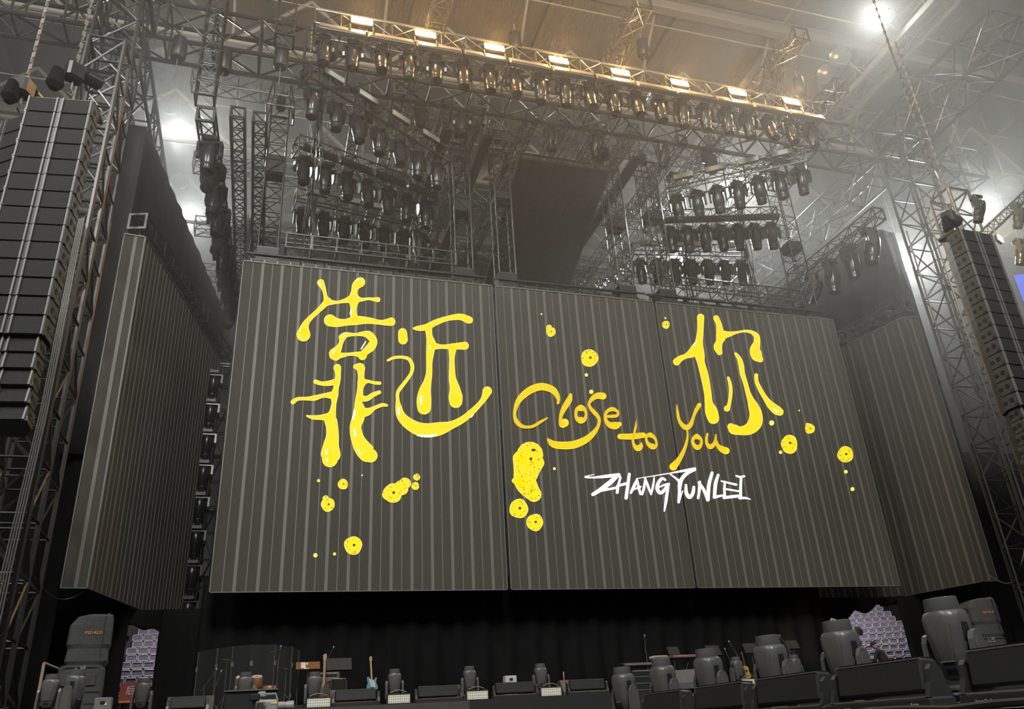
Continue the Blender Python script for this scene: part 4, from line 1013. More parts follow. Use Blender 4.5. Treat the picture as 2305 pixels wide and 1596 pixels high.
def letters(txt, size, m, parent, loc, rot=(PI/2, 0, 0), name='lettering'):
    c = bpy.data.curves.new(name, 'FONT'); c.body = txt; c.size = size; c.extrude = .001; c.align_x = 'CENTER'; c.align_y = 'CENTER'; c.resolution_u = 3
    tmp = bpy.data.objects.new(name, c); COL.objects.link(tmp); dg = bpy.context.evaluated_depsgraph_get(); dg.update()
    c2 = bpy.data.meshes.new_from_object(tmp.evaluated_get(dg)); bpy.data.objects.remove(tmp); c = c2; c.materials.clear()
    o = bpy.data.objects.new(name, c); COL.objects.link(o); o.parent = parent; o.location = loc; o.rotation_euler = rot; c.materials.append(m); return o
M_TXT = mat('pale_print', (.5, .5, .48), .6)
BX = -7.52
for i, (Y, l_) in enumerate(((-24.82, 'nearest, cut off by the right edge'), (-23.36, 'second nearest, below the seat opening'), (-22.1, 'third nearest'), (-20.84, 'fourth nearest, cut off below'), (-19.5, 'fifth nearest, cut off below'))):
    t, bs = tilt_bar('black tilting bar light on the runway edge, '+l_, (BX, Y, ZR), -PI/2, 1.19 if i else 1.24, 'tilting bars along the runway', -.1)
    if i < 2:
        letters('Super Dotline', .03, M_TXT, bs, (-.38, -.122, .05)); letters('Acme', .035, M_TXT, bs, (.42, -.122, .055))
tt = [o for o in COL.objects if o.get('label', '').endswith('nearest and largest')][0]
for ch in tt.children:
    if ch.name.startswith('base'): letters('Acme', .02, M_TXT, ch, (.03, -.179, .06)); letters('2000', .018, M_TXT, ch, (-.13, -.179, .085))
cable('thick black cable along the runway edge below the nearest lights', [(-7.72, Y, ZR+.03+.012*math.sin(Y*5)) for Y in [-27+.4*k for k in range(24)]], .022, M_CABLE)
M_SKIRT = mat('runway_skirt_cloth', (.035, .034, .033), .9, noise=.35, nscale=4, bump=.8)
drape('stage_skirt', 'wrinkled dark cloth covering the runway side', [(-7.68, -12.9), (-7.68, -27.2)], .02, ZR-.01, M_SKIRT, .02, .5, .12)
drape('stage_skirt', 'dark cloth along the front of the main stage', [(-20, -10.2), (-7.7, -10.2)], .02, ZD-.02, M_SKIRT, .02, .6, .12)

# beam bars, strobes, wedges along the front row
M_BARG = mat('beam_bar_grey', (.055, .056, .058), .45, noise=.15, nscale=6)
for i, (x0, x1, py, l_) in enumerate(((745, 855, 1575, 'below the blue guitar'), (932, 1040, 1565, 'left of the middle strobe'), (1107, 1210, 1553, 'under the white box'), (1275, 1368, 1552, 'right end of the row'), (375, 470, 1590, 'left of the drums'))):
    a = atY(x0, py, -9.0); b = atY(x1, py, -9.0)
    tilt_bar('grey tilting bar light on the stage edge '+l_, ((a.x+b.x)/2, -9.0, ZD), 0, b.x-a.x, 'tilting bars on the stage edge', -.12)
M_STROBE = mat('strobe_face', (.85, .84, .70), .5)
for i, (px, py, Y, l_) in enumerate(((717, 1586, -9.25, 'first from the left'), (898, 1578, -9.25, 'second from the left'), (1075, 1570, -9.25, 'third from the left'), (1241, 1561, -9.25, 'fourth from the left'), (1692, 1548, -9.0, 'brightest'), (1823, 1537, -8.9, 'small, rightmost'))):
    p = atY(px, py, Y); w = .50
    t = thing('strobe_light', f'flat pale strobe light with dotted cells on the stage edge, {l_}', 'stage light', (p.x, Y, ZD), group='strobes on the stage edge')
    MB().bbox((0, .05, .12), (w+.06, .1, .23), .015).build('housing', M_BAR, t)
    f_ = MB().box((0, -.005, .12), (w, .02, .17)).build('cell_face', M_STROBE, t)
    d = MB()
    for c_ in range(10):
        for r_ in range(3): d.box((-w/2+w*(c_+.5)/10, -.018, .065+.055*r_), (.014, .008, .014))
    tag(d.build('cell_dots', M_BLACK, f_), kind='stuff')
    q = MB(); q.path(sag((-.2, .0, .26), (.18, .02, .26), -.05, 8), .012, 5); q.build('safety_cable', M_CABL, t)
M_WEDGE = mat('wedge_grey', (.075, .076, .078), .6, noise=.2, nscale=10)
def wedge(label, px, py, Y, w=.75, rz=0):
    p = atY(px, py, Y)
    t = thing('wedge_monitor', label, 'monitor speaker', (p.x, Y, ZD), (0, 0, rz), 'wedge monitors')
    prof = [(-.28, 0), (.28, 0), (.28, .12), (.16, .42), (-.02, .44), (-.28, .14)]
    R = Matrix(((0, 0, 1), (1, 0, 0), (0, 1, 0)))
    MB().prism(prof, -w/2, w/2, R).build('cabinet', M_WEDGE, t)
    q = MB(); q.prism([(.292, .14), (.30, .15), (.178, .44), (.17, .43)], -w/2+.04, w/2-.04, R); q.build('grille', M_GRILL, t)
    for s in (-1, 1): MB().box((s*(w/2+.004), .02, .2), (.012, .14, .06)).build('handle', M_BLACK, t)
for px, py, Y, l_ in ((790, 1560, -7.9, 'in front of the blue guitar'), (990, 1545, -7.9, 'left of the middle moving head'), (1300, 1540, -7.9, 'right of the white-tipped bottle'), (430, 1575, -7.9, 'left of the drum shield')):
    wedge('grey wedge monitor speaker '+l_, px, py, Y, 1.0)
# white boxes (projector-like) with a yellow warning triangle
M_WBOX = mat('white_box', (.55, .55, .57), .5, noise=.05, nscale=10); M_TRI = mat('warning_yellow', (.8, .75, .12), .5)
M_GBOX = mat('grey_box', (.16, .16, .165), .5, noise=.05, nscale=10)
for i, (px, py, Y, m_, l_) in enumerate(((231, 1580, -10.8, M_GBOX, 'grey'), (1151, 1537, -8.2, M_WBOX, 'white'))):
    p = atY(px, py, Y); bz = p.z-.12
    t = thing('effect_box', f'{l_} machine box with a yellow warning triangle on the stage edge', 'machine', (p.x, Y, ZD))
    hh = p.z+(.08 if i == 0 else .17)-ZD
    MB().bbox((0, .12, hh/2), (.30, .24, hh), .012).build('casing', m_, t)
    MB().bbox((0, -.005, hh-.09), (.09, .02, .06), .01).build('nozzle', M_BLACK, t)
    MB().prism([(-.025, -.03), (.025, -.03), (0, .03)], -.002, .004, Matrix(((1, 0, 0), (0, 0, -1), (0, 1, 0))), (.06 if i == 0 else -.07, -.006, hh-.11)).build('warning_triangle', M_TRI, t)

# ================================================================== covered speaker stacks
M_COVER = mat('padded_cover', (.05, .051, .05), .8, noise=.2, nscale=5, bump=.5)
M_ORNG = mat('orange_print', (.8, .3, .04), .6)
M_FILM = mat('plastic_film', (.5, .5, .55), .12, .2)
def stack(label, x, y, rz, s, txt):
    t = thing('covered_speaker_stack', label, 'speaker stack', (x, y, ZD), (0, 0, rz), 'covered speaker stacks'); t.scale = (s, s, s)
    MB().loft([(0, .42, .36, 6), (.05, .44, .38, 6), (.9, .43, .37, 6), (1.0, .40, .35, 5), (1.02, .3, .3, 4)], 24).build('lower_cover', M_COVER, t)
    up = MB(); up.loft([(1.0, .36, .33, 6, .05, 0), (1.08, .40, .36, 6, .05, 0), (1.32, .38, .35, 5, .05, 0), (1.4, .41, .37, 6, .05, 0), (1.78, .40, .36, 7, .05, 0), (1.95, .33, .34, 7, .11, 0), (2.0, .22, .3, 6, .2, 0)], 24)
    u_ = up.build('upper_cover', M_COVER, t)
    MB().loft([(1.98, .02, .3, 4, .33, 0), (2.03, .01, .28, 4, .35, 0)], 12).build('top_flap', M_COVER, t)
    for sx in (-.25, .18): MB().bbox((sx, -.385, .72), (.2, .03, .22), .012).build('pocket', M_COVER, t)
    for z in (.28, .5, .96): MB().box((0, -.378, z), (.82, .012, .014)).build('seam', M_BLACK, t)
    MB().box((.3, -.375, 1.55), (.012, .012, .8)).build('zip', M_BLACK, u_)
    f_ = MB(); r2 = random.Random(4)
    for k in range(14): f_.box((-.05+r2.uniform(-.1, .12), -.39, .93+r2.uniform(-.06, .07)), (.05, .004, .012), Matrix.Rotation(r2.uniform(-1, 1), 3, 'Y'))
    tag(f_.build('plastic_film', M_FILM, t), kind='stuff')
    letters(txt, .085, M_ORNG, u_, (.12, -.385, 1.62), (PI/2, 0, 0))
    return t
p = atY(187, 1500, -9.4)
stack('padded black cover over a tall speaker stack at the left stage edge', p.x, -9.4, .12, 1.02, 'FSD\u00b7RLD')
p = atY(2215, 1440, -6.5)
stack('padded black cover over a speaker stack half hidden behind the nearest moving head', p.x, -6.5, -.3, 1.25, 'FSD\u00b7RLD')

# ================================================================== drum kit behind a clear shield
M_CLEAR = mat('clear_acrylic', (.75, .8, .8), .05, alpha=.018)
M_EDGE = mat('acrylic_edge', (.09, .092, .085), .3)
M_WOOD = mat('drum_lacquer', (.42, .17, .05), .25, noise=.35, nscale=9)
M_SKIN = mat('drum_skin', (.62, .58, .45), .6); M_CYM = mat('cymbal_bronze', (.32, .22, .09), .35, .85)
M_STL = mat('chrome_stand', (.42, .42, .42), .25, .9)
sp = [(443, -5.4), (486, -6.2), (521, -6.6), (563, -6.8), (617, -6.7), (656, -6.1), (672, -5.2)]
pts = [atY(px, 1500, Y) for px, Y in sp]
for i in range(len(pts)-1):
    a, b = pts[i], pts[i+1]; L = math.hypot(b.x-a.x, b.y-a.y); rz = math.atan2(b.y-a.y, b.x-a.x)
    t = thing('drum_shield_panel', f'clear acrylic drum shield panel, {ORD[i]} from the left', 'shield panel', (a.x, a.y, ZD), (0, 0, rz), 'clear drum shield panels')
    MB().box((L/2, 0, .82), (L-.02, .012, 1.64)).build('acrylic_sheet', M_CLEAR, t)
    for x in (.012, L-.012): MB().box((x, 0, .82), (.007, .02, 1.64)).build('sheet_edge', M_EDGE, t)
    for z in (.45, 1.2): MB().box((.02, -.012, z), (.07, .02, .11)).build('hinge', M_CABL, t)
dc = atY(560, 1545, -4.6); DX, DY = dc.x, -4.6
riser = MB().bbox((0, 0, .12), (3.0, 2.2, .24), .02).build('drum_riser', M_DECK, None, False, (DX, DY+.2, ZD)); tag(riser, 'low black riser under the drum kit', 'riser')
ZRz = ZD+.24
t = thing('bass_drum', 'brown bass drum with a pale lettered front skin', 'drum', (DX, DY, ZRz+.29), group='drum kit')
MB().lathe([(.27, -.2), (.285, -.19), (.285, .19), (.27, .2)], 24, None, (0, 0, 0), 'y').build('shell', M_WOOD, t, True)
MB().lathe([(.02, -.213), (.262, -.21), (.262, -.2), (.02, -.2)], 24, None, (0, 0, 0), 'y').build('front_skin', M_SKIN, t)
MB().lathe([(.262, -.235), (.30, -.235), (.30, -.19), (.262, -.19)], 24, None, (0, 0, 0), 'y').build('hoop', M_WOOD, t)
letters('SONOR', .14, M_BLACK, t, (0, -.218, -.02))
for k in range(8):
    a = 2*PI*k/8; MB().tube((.3*math.cos(a), -.24, .3*math.sin(a)), (.3*math.cos(a), -.06, .3*math.sin(a)), .01, 5).build('tension_rod', M_STL, t)
for s in (-1, 1): MB().tube((s*.2, -.1, -.2), (s*.3, -.25, -.285), .012, 6).build('spur', M_STL, t)
for nm, x, z, r in (('left', -.18, .68, .15), ('right', .17, .68, .14)):
    t = thing('tom_drum', f'orange-brown tom drum mounted on the bass drum, {nm} one', 'drum', (DX+x*1.15, DY-.05, ZRz+z), (.35, 0, 0), 'drum kit')
    MB().lathe([(r, -.13), (r+.006, -.12), (r+.006, .12), (r, .13)], 20).build('shell', M_WOOD, t, True)
    MB().lathe([(.01, .128), (r-.004, .134), (r-.004, .13), (.01, .125)], 20).build('skin', M_SKIN, t)
    for k in range(6):
        a = 2*PI*k/6; MB().tube(((r+.02)*math.cos(a), (r+.02)*math.sin(a), -.12), ((r+.02)*math.cos(a), (r+.02)*math.sin(a), .13), .008, 5).build('lug', M_STL, t)
    MB().tube((0, .02, -.1), (0, .1, -.3), .012, 6).build('mount', M_STL, t)
def stand(label, cat, x, y, h, parts, rz=0, name=None, group=None, z0=None):
    t = thing(name or 'stand', label, cat, (x, y, z0 if z0 is not None else ZD), (0, 0, rz), group)
    MB().tube((0, 0, .25), (0, 0, h), .011, 6).build('pole', M_STL, t)
    for k in range(3):
        a = 2*PI*k/3+.4; MB().tube((0, 0, .32), (.28*math.cos(a), .28*math.sin(a), .008), .009, 5).build('leg', M_STL, t)
    return t
for i, (dx, dy, h, l_) in enumerate(((.62, .1, 1.45, 'tilted cymbal on a chrome stand right of the drums'), (-.62, .1, 1.25, 'dark cymbal on a chrome stand left of the drums'), (.95, -.2, .95, 'hi-hat cymbals on a chrome stand at the right of the drums'))):
    t = stand(l_, 'cymbal', DX+dx, DY+dy, h, None, 0, 'cymbal_stand', 'drum kit', ZRz)
    MB().lathe([(.01, .03), (.05, .02), (.23, -.01), (.23, -.014), (.04, .01)], 24, Matrix.Rotation(.3*(1 if i else -1), 3, 'Y'), (0, 0, h)).build('cymbal', M_CYM, t, True)
t = thing('floor_tom', 'dark floor tom standing right of the bass drum', 'drum', (DX+.55, DY+.2, ZRz+.36), group='drum kit')
MB().lathe([(.19, -.2), (.196, -.19), (.196, .19), (.19, .2)], 20).build('shell', M_WOOD, t, True)
MB().lathe([(.01, .2), (.18, .206), (.18, .2)], 20).build('skin', M_SKIN, t)
for k in range(3): MB().tube((.21*math.cos(k*2.1), .21*math.sin(k*2.1), .05), (.24*math.cos(k*2.1), .24*math.sin(k*2.1), -.36), .01, 5).build('leg', M_STL, t)
t = thing('drum_throne', 'round black drum stool behind the drums', 'stool', (DX, DY+.75, ZRz), group='drum kit')
MB().lathe([(.02, .58), (.17, .57), (.18, .5), (.15, .47), (.02, .47)], 20).build('seat', M_BLACK, t, True); MB().tube((0, 0, .1), (0, 0, .48), .02, 8).build('post', M_STL, t)
for k in range(3): MB().tube((0, 0, .2), (.25*math.cos(k*2.1), .25*math.sin(k*2.1), 0), .012, 5).build('leg', M_STL, t)
# mic stands
M_MIC = mat('microphone_grille', (.3, .3, .3), .4, .7)
def mic(label, px, py, Y, lean=.0, boom=.5, z0=None):
    p = atY(px, py, Y); h = max(.6, p.z-ZD-.25)
    t = stand(label, 'microphone stand', p.x-boom*.8*(1 if lean >= 0 else -1)*abs(lean), Y, h-.1, None, 0, 'microphone_stand', 'microphone stands')
    q = Vector((p.x-t.location.x, 0, p.z-ZD)); a = Vector((0, 0, h-.12)); d = (q-a)
    MB().tube(a-d*.35, q, .008, 5).build('boom', M_STL, t)
    MB().lathe([(.005, -.02), (.022, -.018), (.028, .02), (.012, .045)], 10, None, q).build('microphone', M_MIC, t, True)
for a in (('microphone stand behind the amplifier left of the folding chair', 751, 1458, -4.2, .5), ('crossed boom stand with chrome boom left of the drums', 487, 1508, -6.9, .6), ('second boom stand left of the drums, more upright', 498, 1512, -6.8, .3),
          ('tall boom stand inside the drum shield', 632, 1456, -4.5, .1), ('tall thin microphone stand at the keyboards', 1451, 1432, -4.4, .05), ('microphone stand left of the acoustic guitar', 1641, 1445, -5.4, -.5),
          ('short microphone stand at the back right', 1632, 1462, -5.2, -.3), ('microphone stand with a pale ball left of the pale moving head', 1717, 1449, -5.0, -.4), ('long leaning microphone stand before the amber-lit curtain', 1755, 1432, -5.0, -.6)):
    mic(*a)

# ================================================================== guitars, amps, keyboards, stands, chair
def guitar(label, px, py, Y, hgt, body, guard, neckm, lean, acoustic=False, rz=0, group='guitars on stands'):
    p = atY(px, py, Y); k = hgt/1.0
    t = thing('electric_guitar' if not acoustic else 'acoustic_guitar', label, 'guitar', (p.x, Y, p.z), (-.14, lean, rz), group); t.scale = (k, k, k)
    if acoustic: pol = [(0, 0), (.12, .01), (.185, .08), (.19, .16), (.135, .25), (.13, .29), (.15, .36), (.12, .43), (.04, .46), (-.04, .46), (-.12, .43), (-.15, .36), (-.13, .29), (-.135, .25), (-.19, .16), (-.185, .08), (-.12, .01)]
    else: pol = [(0, 0), (.1, .005), (.16, .06), (.165, .14), (.125, .22), (.135, .3), (.16, .36), (.13, .385), (.08, .33), (.04, .31), (-.03, .33), (-.09, .42), (-.14, .40), (-.135, .32), (-.12, .24), (-.16, .15), (-.16, .06), (-.1, .005)]
    R = Matrix(((1, 0, 0), (0, 0, -1), (0, 1, 0))); th = .05 if acoustic else .022
    MB().prism(pol, -th, th, R).build('body', body, t)
    if acoustic: MB().lathe([(.02, 0), (.05, 0), (.05, .004), (.02, .004)], 16, Matrix.Rotation(PI/2, 3, 'X'), (0, -th-.001, .27)).build('sound_hole', M_BLACK, t)
    else: MB().prism([(-.02, .08), (.09, .1), (.1, .2), (.06, .3), (-.08, .36), (-.05, .2)], th, th+.004, R).build('pickguard', guard, t)
    MB().box((0, -th-.008, .1), (.09, .014, .02)).build('bridge', M_BLACK, t)
    MB().box((0, -th*.6, .58), (.05, .03, .56)).build('neck', neckm, t)
    MB().prism([(-.03, .85), (.03, .85), (.05, .93), (.035, 1.0), (-.02, .985), (-.035, .92)], -.012, .012, R, (0, -.01, 0)).build('headstock', neckm, t)
    for i in range(3): MB().lathe([(.008, -.05), (.01, -.04), (.01, .04), (.008, .05)], 6, None, (0, -.01, .89+.035*i), 'x').build('tuner', M_STL, t)
    st = thing('guitar_stand', 'stand under the '+label.split(' leaning')[0].split(' standing')[0], 'stand', (p.x, Y+.1, ZD), group='guitar stands')
    hh = max(.05, p.z-ZD)
    for s in (-1, 1): MB().tube((0, .1, hh+.4), (s*.18, -.2, .008), .012, 6).build('leg', M_BLACK, st); MB().path([(s*.08, .02, hh+.02), (s*.08, -.14, hh-.02), (s*.08, -.15, hh+.03)], .012, 5).build('cradle', M_BLACK, st)
    MB().tube((0, .1, hh+.4), (0, .3, .008), .012, 6).build('leg', M_BLACK, st)
    return t
M_TEAL = mat('teal_lacquer', (.10, .30, .38), .3); M_MAPLE = mat('maple', (.48, .30, .13), .4, noise=.2, nscale=12); M_ROSE = mat('rosewood', (.10, .055, .03), .5)
M_PG = mat('pickguard_white', (.55, .55, .52), .4); M_SPR = mat('spruce_top', (.55, .27, .06), .35, noise=.3, nscale=6); M_DKW = mat('sunburst_brown', (.12, .03, .012), .3)
guitar('teal electric guitar standing on a stand left of the stage middle', 838, 1556, -4.6, .95, M_TEAL, M_PG, M_MAPLE, -.06)
guitar('brown bass guitar standing before the amplifier', 728, 1572, -4.4, 1.2, M_DKW, M_BLACK, M_MAPLE, .0)
guitar('orange acoustic guitar standing at the right of the stage', 1682, 1528, -5.6, .82, M_SPR, M_BLACK, M_ROSE, .06, True, .25)
# amplifiers
M_AMP = mat('amp_vinyl', (.03, .03, .03), .6, noise=.2, nscale=20); M_AMPF = mat('amp_front_grey', (.24, .23, .21), .6, noise=.15, nscale=30)
p = atY(740, 1520, -3.6)
t = thing('amp_cabinet', 'dark bass speaker cabinet under the grey amplifier head', 'amplifier', (p.x, -3.6, ZD), group='amplifiers')
MB().bbox((0, 0, .4), (.66, .4, .8), .02).build('box', M_AMP, t); MB().box((0, -.205, .4), (.6, .012, .72)).build('grille', M_GRILL, t); MB().box((0, -.2, .8), (.66, .02, .03)).build('trim', M_CABL, t)
t = thing('amplifier_head', 'grey amplifier head on a dark cabinet behind the bass guitar', 'amplifier', (p.x-.02, -3.6, ZD+.83), group='amplifiers')
MB().bbox((0, 0, .16), (.6, .32, .32), .015).build('case', M_AMPF, t); MB().box((.02, -.165, .10), (.46, .012, .16)).build('front_panel', M_CABL, t); MB().box((0, -.165, .23), (.5, .012, .07)).build('vent', M_BLACK, t)
for s in (-1, 1): MB().box((s*.3, -.1, .16), (.02, .16, .32)).build('side_frame', M_CABL, t)
p = atY(1500, 1520, -3.8)
t = thing('guitar_amp', 'black guitar amplifier with a glowing amber panel under the keyboards', 'amplifier', (p.x, -3.8, ZD), group='amplifiers')
MB().bbox((0, 0, .32), (.66, .3, .64), .02).build('case', M_AMP, t); MB().box((0, -.155, .22), (.58, .012, .36)).build('grille', M_GRILL, t)
MB().box((.06, -.157, .48), (.34, .012, .05)).build('panel', mat('amp_panel_amber', (.5, .3, .08), .5), t); MB().box((-.02, -.157, .57), (.5, .012, .09)).build('name_plate', M_AMPF, t)
# keyboards on a stand
def keyboard(label, px, py, Y, w, m, rz=0):
    p = atY(px, py, Y)
    t = thing('keyboard', label, 'keyboard', (p.x, Y, p.z), (0, 0, rz), 'keyboards')
    MB().bbox((0, 0, .05), (w, .32, .09), .015).build('case', m, t)
    for k in range(int(w/.07)): MB().box((-w/2+.08+k*(w-.16)/int(w/.07), .1, .1), (.04, .1, .012)).build('key', M_PG, t)
    MB().box((0, -.162, .05), (w*.9, .006, .05)).build('rear_panel', M_CABL, t)
    h = p.z-ZD
    st = thing('keyboard_stand', 'stand carrying the '+label, 'stand', (p.x, Y, ZD), (0, 0, rz), 'keyboard stands')
    for s in (-1, 1): MB().tube((s*w*.38, 0, 0.01), (-s*w*.30, 0, h), .018, 6).build('leg', M_BLACK, st)
    for y in (-.12, .12): MB().tube((-w*.4, y, h-.012), (w*.4, y, h-.012), .012, 6).build('rail', M_BLACK, st)
keyboard('pale keyboard at the left of the keyboard group', 1483, 1484, -4.2, .52, M_PG); keyboard('red and grey keyboard at the right of the keyboard group', 1536, 1482, -4.6, .85, mat('red_case', (.25, .05, .05), .4)); keyboard('black keyboard set lower at the left', 1435, 1500, -5.0, 1.1, M_BLACK)
# music stands and flat monitors
M_PAPER = mat('sheet_paper', (.75, .73, .7), .8)
def music_stand(label, px, py, Y, w=.5, h=.34, paper=False, tilt=.5, m=None):
    p = atY(px, py, Y); z = p.z-ZD
    t = stand(label, 'music stand', p.x, Y, z, None, 0, 'music_stand', 'music stands')
    b = MB().box((0, 0, 0), (w, .012, h)).build('desk', m or M_BLACK, t, loc=(0, -.03, z), rot=(-tilt, 0, 0)); MB().box((0, -.03, -h/2), (w, .06, .01)).build('ledge', m or M_BLACK, b)
    if paper:
        for k, (x, zz, ww, hh) in enumerate(((-.12, .03, .12, .2), (-.02, .08, .05, .06), (-.04, -.1, .12, .06))): MB().box((x, -.009, zz), (ww, .003, hh)).build('sheet', M_PAPER, b)
M_BRN = mat('brown_board', (.22, .09, .03), .6)
music_stand('brown music stand with pale paper sheets right of the drum shield', 693, 1500, -5.6, .62, .3, True, .7, M_BRN)
music_stand('wide black music stand behind the folding chair', 763, 1496, -4.6, .7, .4); music_stand('black music stand above the keyboards', 1515, 1466, -4.0, .4, .32); music_stand('black music stand left of the acoustic guitar', 1605, 1465, -4.2, .5, .4)
music_stand('black music stand behind the acoustic guitar', 1690, 1460, -4.6, .55, .38); music_stand('black tilted music stand before the amber-lit curtain', 1783, 1452, -4.6, .45, .34)
# folding chair
p = atY(768, 1535, -5.2)
t = thing('folding_chair', 'black folding chair with a pale metal frame left of the stage middle', 'chair', (p.x, -5.2, ZD), (0, 0, .2))
MB().bbox((0, 0, .45), (.42, .4, .04), .015).build('seat', M_BLACK, t); MB().bbox((0, .2, .72), (.42, .03, .3), .012).build('backrest', M_BLACK, t)
MB().path([(-.22, .22, .0), (-.22, .21, .82), (-.18, .2, .88), (.18, .2, .88), (.22, .21, .82), (.22, .22, 0)], .014, 6).build('frame', M_STL, t)
for s in (-1, 1): MB().tube((s*.2, -.2, 0), (s*.2, .12, .45), .012, 6).build('leg', M_STL, t)
# flight cases and bottles
for i, (px, py, Y, w, h, l_) in enumerate(((1465, 1560, -9.4, 1.1, .5, 'black flight case with metal edges behind the runway heads'), (1860, 1535, -8.6, 1.3, .3, 'long grey case behind the runway bars'))):
    p = atY(px, py, Y); t = thing('flight_case', l_, 'case', (p.x, Y, ZD))
    MB().bbox((0, 0, h/2), (w, .5, h), .01).build('body', M_BLACK if i == 0 else M_WEDGE, t)
    for z in (.05, h*.4, h*.7, h-.02): MB().box((0, -.255, z), (w, .012, .014)).build('edge_strip', M_CABL, t)
for i, (px, py, Y, l_) in enumerate(((1269, 1522, -8.0, 'white-tipped slim bottle left of the end bar'), (1573, 1512, -7.4, 'white-tipped slim bottle by the right wedge'))):
    p = atY(px, py, Y); t = thing('marker_stick', l_, 'bottle', (p.x, Y, ZD)); zz = p.z-ZD
    MB().lathe([(.02, 0), (.022, .01), (.018, zz-.03), (.012, zz-.02)], 8).build('stem', mat('red_plastic', (.6, .08, .06), .5), t); MB().lathe([(.012, zz-.02), (.014, zz), (.012, zz+.1), (.004, zz+.11)], 8).build('tip', M_PG, t)
# wedges with orange print on the right
for i, (px, py, Y) in enumerate(((1575, 1535, -8.6), (1560, 1570, -10.2), (1890, 1528, -7.6))):
    wedge(['grey wedge monitor with orange print right of the third runway head', 'grey wedge monitor with orange print low by the runway', 'grey wedge monitor with orange print below the seat opening'][i], px, py, Y, .8, -.6)
# broadcast camera in the foreground
M_CAMW = mat('camera_shell', (.3, .3, .31), .35, noise=.1, nscale=10)
p = atY(600, 1590, -11.5)
t = thing('broadcast_camera', 'grey broadcast camera with yellow stickers in front of the drums', 'camera', (p.x, -11.5, 0), (0, 0, .1)); zb = p.z
MB().bbox((0, 0, zb), (.42, .22, .24), .05).build('body', M_CAMW, t); MB().path([(-.15, 0, zb+.1), (-.1, 0, zb+.22), (.16, 0, zb+.22), (.2, 0, zb+.1)], .02, 6).build('handle', M_CAMW, t)
MB().lathe([(.05, 0), (.07, .02), (.075, .12), (.06, .14), (.08, .2), (.085, .3), (.07, .31)], 16, None, (.2, -.02, zb), 'x').build('lens', M_CAMW, t, True)
MB().box((-.05, -.115, zb+.03), (.05, .01, .05), Matrix.Rotation(.78, 3, 'Y')).build('sticker', M_TRI, t); MB().box((.12, -.115, zb+.05), (.11, .01, .025)).build('sticker', M_TRI, t)
for k in range(3): MB().tube((0, 0, zb-.12), (.5*math.cos(k*2.1+.3), .5*math.sin(k*2.1+.3), .01), .025, 6).build('tripod_leg', M_BLACK, t)
p = atY(573, 1570, -11.8)
t = thing('camera_viewfinder_rig', 'black viewfinder unit on a pole left of the broadcast camera', 'camera', (p.x, -11.8, 0))
MB().bbox((0, 0, p.z), (.2, .2, .13), .02).build('viewfinder', M_BLACK, t, rot=None); MB().bbox((.13, -.02, p.z+.04), (.16, .12, .12), .03).build('hood', M_CAMW, t); MB().tube((0, 0, .01), (0, 0, p.z), .03, 8).build('pole', M_BLACK, t)
for k in range(3): MB().tube((0, 0, .5), (.35*math.cos(k*2.1), .35*math.sin(k*2.1), .01), .02, 6).build('leg', M_BLACK, t)
# black teleprompter-like desk in front of the drums
a = atY(505, 1556, -10.4); b = atY(627, 1548, -10.4)
t = thing('prompter_desk', 'black slanted desk with a pale edge in front of the drums', 'desk', ((a.x+b.x)/2, -10.6, 0)); w = b.x-a.x
a.z -= .04
MB().bbox((0, 0, a.z/2), (w*.95, .4, a.z), .02).build('body', M_BLACK, t); MB().loft([(a.z, w*.5, .25, 8), (a.z+.02, w*.5, .25, 8), (a.z+.03, w*.48, .22, 8)], 20).build('top', M_WEDGE, t)
# omnidirectional round screen microphone and person at the right
p = atY(1933, 1420, -5.0)
t = stand('round black disc on a thin stand in front of the seat opening', 'stand', p.x, -5.0, p.z-ZD-.14, None, 0, 'disc_stand')
MB().lathe([(.01, -.03), (.12, -.025), (.165, 0), (.12, .025), (.01, .03)], 20, Matrix.Rotation(1.3, 3, 'X'), (0, 0, p.z-ZD)).build('disc', M_BLACK, t, True)
q = MB(); q.box((-.05, -.18, -.1), (.1, .01, .06)); 

# ---- person in black seen from behind, seated low at the right
pp = atY(1998, 1490, -6.0); PXx = pp.x
st = thing('stool', 'low black stool under the person in black', 'stool', (PXx, -5.95, ZD))
MB().lathe([(.01, .42), (.17, .42), (.18, .38), (.01, .36)], 16).build('seat', M_BLACK, st)
for k in range(4): MB().tube((.1*math.cos(k*PI/2+.8), .1*math.sin(k*PI/2+.8), .38), (.18*math.cos(k*PI/2+.8), .18*math.sin(k*PI/2+.8), 0), .014, 6).build('leg', M_BLACK, st)
per = thing('person', 'person in black clothes and cap sitting bent forward with back turned', 'person', (PXx, -5.95, ZD), (0, 0, .5))
M_BODY = mat('black_clothing', (.012, .012, .013), .85, noise=.2, nscale=12); M_SKINP = mat('skin', (.35, .2, .14), .55); M_CAP = mat('dark_cap', (.02, .012, .012), .8)
def skin_mesh(name, verts, edges, radii, m, parent, sub=2):
    me = bpy.data.meshes.new(name); me.from_pydata(verts, edges, []); o = ob(name, me, parent); me.materials.append(m)
    md = o.modifiers.new('skin', 'SKIN'); md.use_smooth_shade = True
    for i, r in enumerate(radii):
        sv = me.skin_vertices[0].data[i]; sv.radius = (r, r) if not isinstance(r, tuple) else r; sv.use_root = (i == 0)
    s = o.modifiers.new('sub', 'SUBSURF'); s.levels = sub; s.render_levels = sub
    return o
